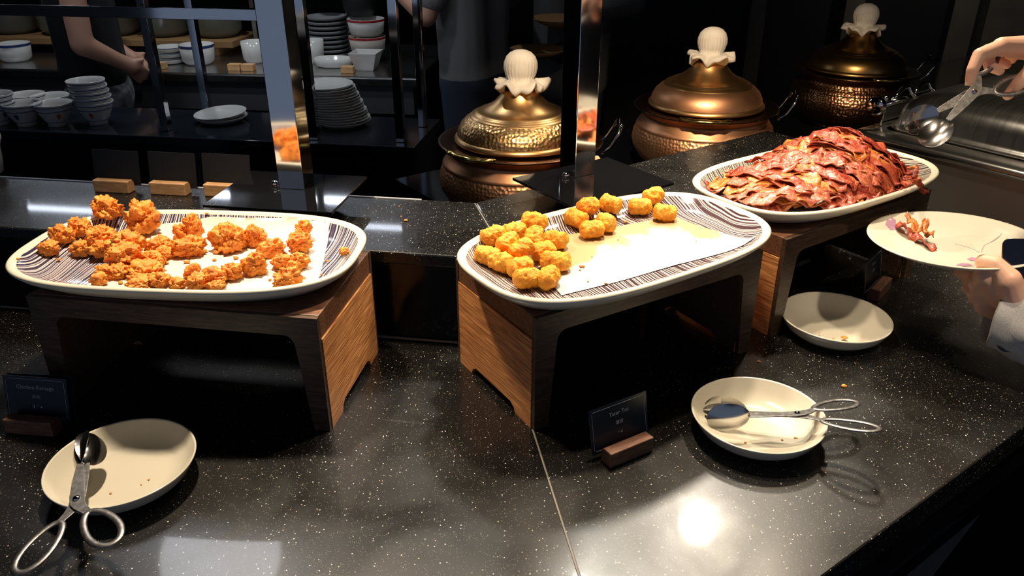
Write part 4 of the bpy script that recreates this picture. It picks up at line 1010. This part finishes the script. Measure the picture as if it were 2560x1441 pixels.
src = flat_plate((p.x + .028, p.y, 0), .092, 'white plate at the very bottom of the leaning stack', 'stack of white plates')
for k in range(1, 15):
    c = src.copy(); C.objects.link(c); c.location = (p.x + .028 - .0034 * k + .002 * sin(k * 2.1), p.y + .002 * cos(k * 1.7), k * .0083)
    c['label'] = 'white plate %s from the bottom of the leaning stack' % ORD[k]
p = at(555, 303, 0)
flat_plate((p.x, p.y, 0), .086, 'lower of two white plates lying alone on the island', 'pair of white plates')
flat_plate((p.x, p.y, .011), .086, 'upper of two white plates lying alone on the island', 'pair of white plates', (R(2), R(-3), 0))

# ------------------------------------------------------------------ steel kitchen counter far behind
ks0, ks1 = at(0, 172, 0), at(1045, 196, 0); kd = (ks1 - ks0).normalized(); kn = Vector((-kd.y, kd.x, 0)); KA = math.atan2(kd.y, kd.x)
def kp(s, v, z=0.0): p = ks1 + kd * s + kn * v; return Vector((p.x, p.y, z))
def kx(x, v): # distance along the counter of photo column x at depth v, on the top
    best = min((abs(((q := kp(s / 50, v)).x / (q.y * cos(PITCH) + CAM_H * sin(PITCH))) * FPX + 1280 - x), s / 50) for s in range(-150, 20)); return best[1]
kc = thing('kitchen_counter', 'long stainless steel kitchen counter in the dim background', 'counter')
b = MB(); q = [kp(-3.4, 0), kp(0, 0), kp(0, .8), kp(-3.4, .8)]; b.prism([(v.x, v.y) for v in q], -.04, 0); b.build('top', M['steel'], kc, bevel=.008)
b = MB(); q = [kp(-3.4, .03), kp(-.03, .03), kp(-.03, .77), kp(-3.4, .77)]; b.prism([(v.x, v.y) for v in q], -.16, -.041); b.build('apron', mat('grey_steel_apron', (.20, .20, .21), .45, .8), kc)
b = MB(); q = [kp(-3.4, .10), kp(-.1, .10), kp(-.1, .75), kp(-3.4, .75)]; b.prism([(v.x, v.y) for v in q], -.86, -.161); b.build('base_panel', M['black_matt'], kc)
for s in (-2.9, -2.1, -1.3, -.45):
    c0_ = kp(s, .022, -.10); b = MB(); b.box(c0_, (.12, .012, .03), KA); b.build('drawer_pull', M['black_matt'], kc)
def kbowl(x, v, r, h, lab, z=0.0, m=None, sq=False, grp='crockery on the kitchen counter', name='white_bowl', cat='bowl', band=None):
    p = kp(kx(x, v), v, z); t = thing(name, lab, cat, p, KA, grp); r *= .72; h *= .72
    if sq:
        b = MB(); pr_ = [(r * .62, 0), (r, h), (r * .93, h), (r * .58, .008)]
        b.rings([[(k * sx, k * sy, zz) for sx, sy in ((-1, -1), (1, -1), (1, 1), (-1, 1))] for k, zz in pr_]); b.build('body', m or M['bg_china'], t, bevel=.003)
    else:
        b = MB(); b.lathe([(r * .72, 0), (r * .92, h * .2), (r, h), (r * .95, h), (r * .86, h * .25), (.0005, h * .12)], 32); b.build('body', m or M['bg_china'], t, smooth=True)
    if band:
        b = MB(); b.lathe([(r * .985 + .001, h * .86), (r + .002, h * .93), (r + .001, h * .995)], 32, cap0=False, cap1=False); b.build('rim_band', band, t, smooth=True)
    return t
kbowl(45, .18, .10, .11, 'white pot on the kitchen counter at the far left', band=M['blue_line'])
kbowl(430, .22, .105, .035, 'lowest wide white dish beside the round bowl in the kitchen', band=M['blue_line'])
kbowl(430, .22, .10, .03, 'second wide white dish stacked in the kitchen', z=.026, band=M['blue_line'])
kbowl(430, .22, .095, .03, 'top wide white dish stacked in the kitchen', z=.049, band=M['blue_line'])
kbowl(498, .20, .105, .12, 'round white serving bowl with a dark rim in the kitchen', band=M['blue_line'])
kbowl(640, .26, .08, .13, 'white crock half hidden behind the left steel post')
kbowl(780, .28, .075, .14, 'tall white crock in the kitchen right of the left post')
kbowl(915, .16, .085, .105, 'square flared white bowl on the kitchen counter', sq=True, name='square_bowl')
kbowl(918, .34, .115, .10, 'cream bowl with a red rim, lower of two in the kitchen', m=mat('cream_enamel', (.55, .50, .42), .3), band=M['red_glaze'], z=.04)
kbowl(918, .34, .115, .10, 'cream bowl with a red rim, upper of two in the kitchen', m=M['bg_china'], band=M['red_glaze'], z=.115)
kbowl(905, .40, .11, .24, 'black cooking pot on top of the red-rimmed bowls', m=M['black_matt'], z=.19, name='cooking_pot', cat='pot')
t = kbowl(832, .20, .10, .055, 'low white oval dish on the kitchen counter', name='white_dish', cat='dish'); t.scale = (1.2, .8, 1)
for k in range(7):
    kbowl(272, .30, .085, .03, 'white plate, %s from the bottom, in the kitchen stack beside the black top' % ORD[k], z=.0245 * k, name='kitchen_plate', cat='plate', grp='kitchen plate stack')
for k in range(9):
    kbowl(825, .46, .13, .022, 'grey plate, %s from the bottom, in the rear kitchen stack' % ORD[k], z=.0205 * k, m=mat('grey_stoneware', (.22, .22, .23), .4) if k == 0 else bpy.data.materials['grey_stoneware'], name='grey_plate', cat='plate', grp='rear kitchen plate stack')
for k, x in enumerate((586, 620, 870, 400)):
    p = kp(kx(x, .08), .08); b = MB(); b.box((0, 0, .014), (.055, .035, .028)); o = b.build('wooden_block', M['card_wood'], None, p, (0, 0, KA), bevel=.003)
    tag(o, ('small wooden label block left of the left post in the kitchen', 'small wooden label block beside the left post in the kitchen', 'small wooden label block by the square bowl', 'small wooden label block before the stacked dishes')[k], 'block', 'wooden blocks in the kitchen')
sh_ = thing('wooden_shelf', 'low wooden shelf on the kitchen counter with dishes on it', 'shelf')
b = MB(); c0_ = kp(-1.60, .52, .055); b.box(c0_, (1.30, .30, .03), KA); b.build('board', M['bamboo'], sh_, bevel=.003)
for s in (-2.2, -1.05): c0_ = kp(s, .52, .020); b = MB(); b.box(c0_, (.04, .26, .039), KA); b.build('upright', M['bamboo'], sh_)
for k, s in enumerate((-2.12, -1.86, -1.60, -1.34, -1.08)):
    p = kp(s, .52, .0705); t = thing('casserole_dish', 'grey-green casserole dish, %s from the left on the wooden shelf' % ORD[k], 'dish', p, KA, 'casserole dishes on the shelf')
    b = MB(); b.lathe([(.085, 0), (.110, .03), (.118, .10), (.122, .104), (.118, .108), (.108, .10), (.09, .02), (.0005, .015)], 32); b.build('body', mat('celadon', (.20, .21, .17), .25) if k == 0 else bpy.data.materials['celadon'], t, smooth=True)
    b = MB(); b.lathe([(.1225, .100), (.125, .104), (.1225, .108)], 32, cap0=False, cap1=False); b.build('rim_band', M['blue_line'], t, smooth=True)
p = kp(-2.95, .30, 0); t = thing('wire_rack', 'steel rack with folded towels at the far left of the kitchen', 'rack', p, KA)
for z in (.10, .20):
    b = MB(); b.box((0, 0, z), (.34, .24, .02)); b.build('shelf', M['steel'], t, bevel=.003)
    b = MB(); b.box((.02, 0, z + .026), (.26, .18, .03)); b.build('towel', M['bg_china'], t, bevel=.01)
for sx in (-1, 1):
    for sy in (-1, 1): b = MB(); b.box((sx * .16, sy * .11, .12), (.015, .015, .24)); b.build('leg', M['steel'], t)
p = kp(-.66, .64, .30); t = thing('upper_shelf', 'pale shelf box at the back of the kitchen counter', 'shelf', p, KA)
b = MB(); b.box((0, 0, .0), (.5, .3, .05)); b.build('board', mat('beige_board', (.30, .25, .20), .6), t, bevel=.004)
for s in (-.23, .23): b = MB(); b.box((s, 0, -.165), (.02, .28, .268)); b.build('upright', M['steel'], t)

# ------------------------------------------------------------------ people in the background
def figure(label, base, face, shirt_m, pants_m, skin_m, hem, arms, sleeve=0.0, bulk=1.0, coat=False):
    """base on the floor; face = heading angle; arms = [(elbow, wrist)] offsets (side, forward, z above floor)"""
    f = Vector((cos(face), sin(face), 0)); s = Vector((f.y, -f.x, 0)); B = Vector((base[0], base[1], -.86)); Z = Vector((0, 0, 1))
    t = thing('person', label, 'person', (0, 0, 0), 0, 'people in the background')
    hd = B + Z * 1.60 + f * .02; skin = [(hd - Z * .03, hd + Z * .04, .075, .085), (hd + f * .075, hd + f * .09 - Z * .025, .012, .016), (hd + f * .05 - Z * .08, hd + f * .055 - Z * .075, .034, .032),
            (B + Z * 1.40, hd - Z * .07, .055, .055), (hd + s * .083, hd + s * .085 - Z * .03, .012, .01), (hd - s * .083, hd - s * .085 - Z * .03, .012, .01)]
    shirt = [(B + Z * 1.33 - s * .10, B + Z * (hem + .10) - s * .075, .105 * bulk, .105 * bulk), (B + Z * 1.33 + s * .10, B + Z * (hem + .10) + s * .075, .105 * bulk, .105 * bulk), (B + Z * 1.36 - s * .16, B + Z * 1.36 + s * .16, .062, .062), (B + Z * (hem + .07) - s * .07, B + Z * (hem + .07) + s * .07, .11 * bulk, .11 * bulk)]
    for sg, (el, wr_) in zip((-1, 1), arms):
        sh0 = B + Z * 1.36 + s * sg * .19; e = B + s * el[0] + f * el[1] + Z * el[2]; w_ = B + s * wr_[0] + f * wr_[1] + Z * wr_[2]
        skin += [(sh0, e, .048, .040), (e, w_, .040, .028)]
        d = (w_ - e).normalized(); pal = w_ + d * .055; skin += [(w_, pal, .028, .030)]
        o_ = d.orthogonal().normalized()
        for k in range(4): skin += [(pal + o_ * (.011 * (k - 1.5) * 1.6), pal + d * (.055 - .006 * abs(k - 1.4)) + o_ * (.013 * (k - 1.5) * 1.6) - Z * .02, .0105, .0085)]
        skin += [(w_ + d * .03, w_ + d * .07 + o_ * .045, .013, .010)]
        if sleeve > 0: shirt += [(sh0, sh0.lerp(e, min(1, sleeve)), .066, .062)]
        if sleeve > 1: shirt += [(e, e.lerp(w_, .85), .060, .048)]
    link('body', blob('body', skin, skin_m, .008, 3), t)
    link('shirt', blob('shirt', shirt, shirt_m, .011, 4), t)
    legs = [(B + Z * .84 - s * .07, B + Z * .84 + s * .07, .112 * bulk, .112 * bulk)]
    for sg in (-1, 1): legs += [(B + Z * .82 + s * sg * .085, B + Z * .46 + s * sg * .095, .10, .07), (B + Z * .46 + s * sg * .095, B + Z * .08 + s * sg * .095, .07, .05)]
    link('trousers', blob('trousers', legs, pants_m, .012, 4), t)
    for sg in (-1, 1): q = B + s * sg * .095 + Z * .042; link('shoe', blob('shoe', [(q - f * .04, q + f * .14, .04, .036)], M['shoe'], .009, 2), t)
    link('hair', blob('hair', [(hd + Z * .05 - f * .015, hd + Z * .055 - f * .025, .092, .09), (hd - f * .05, hd - f * .05 - Z * .05, .07, .06)], M['hair'], .008, 2), t)
    return t
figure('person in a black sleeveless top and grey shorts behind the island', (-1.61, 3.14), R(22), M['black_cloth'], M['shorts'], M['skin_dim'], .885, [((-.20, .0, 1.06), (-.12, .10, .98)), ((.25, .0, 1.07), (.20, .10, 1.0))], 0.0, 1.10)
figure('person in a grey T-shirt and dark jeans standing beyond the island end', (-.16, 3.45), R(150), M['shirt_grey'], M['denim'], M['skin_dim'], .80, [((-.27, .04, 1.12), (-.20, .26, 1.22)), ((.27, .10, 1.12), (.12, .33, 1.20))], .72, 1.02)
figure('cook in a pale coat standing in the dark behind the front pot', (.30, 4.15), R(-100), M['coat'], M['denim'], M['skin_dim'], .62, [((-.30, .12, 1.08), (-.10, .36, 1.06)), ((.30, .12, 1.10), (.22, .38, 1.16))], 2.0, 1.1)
for k, (x, y, fwd_) in enumerate(((1345, 128, 3.75), (1400, 50, 3.75))):
    p = d_(x, y, fwd_); b = MB(); b.lathe([(.05, -.03), (.10, -.012), (.135, .012), (.13, .013), (.095, -.006), (.0005, -.02)], 32)
    tag(b.build('dark_dish', M['bamboo'], None, p, smooth=True), ('dark shallow dish held lower by the cook', 'dark shallow dish held higher by the cook')[k], 'dish', 'dishes held by the cook')
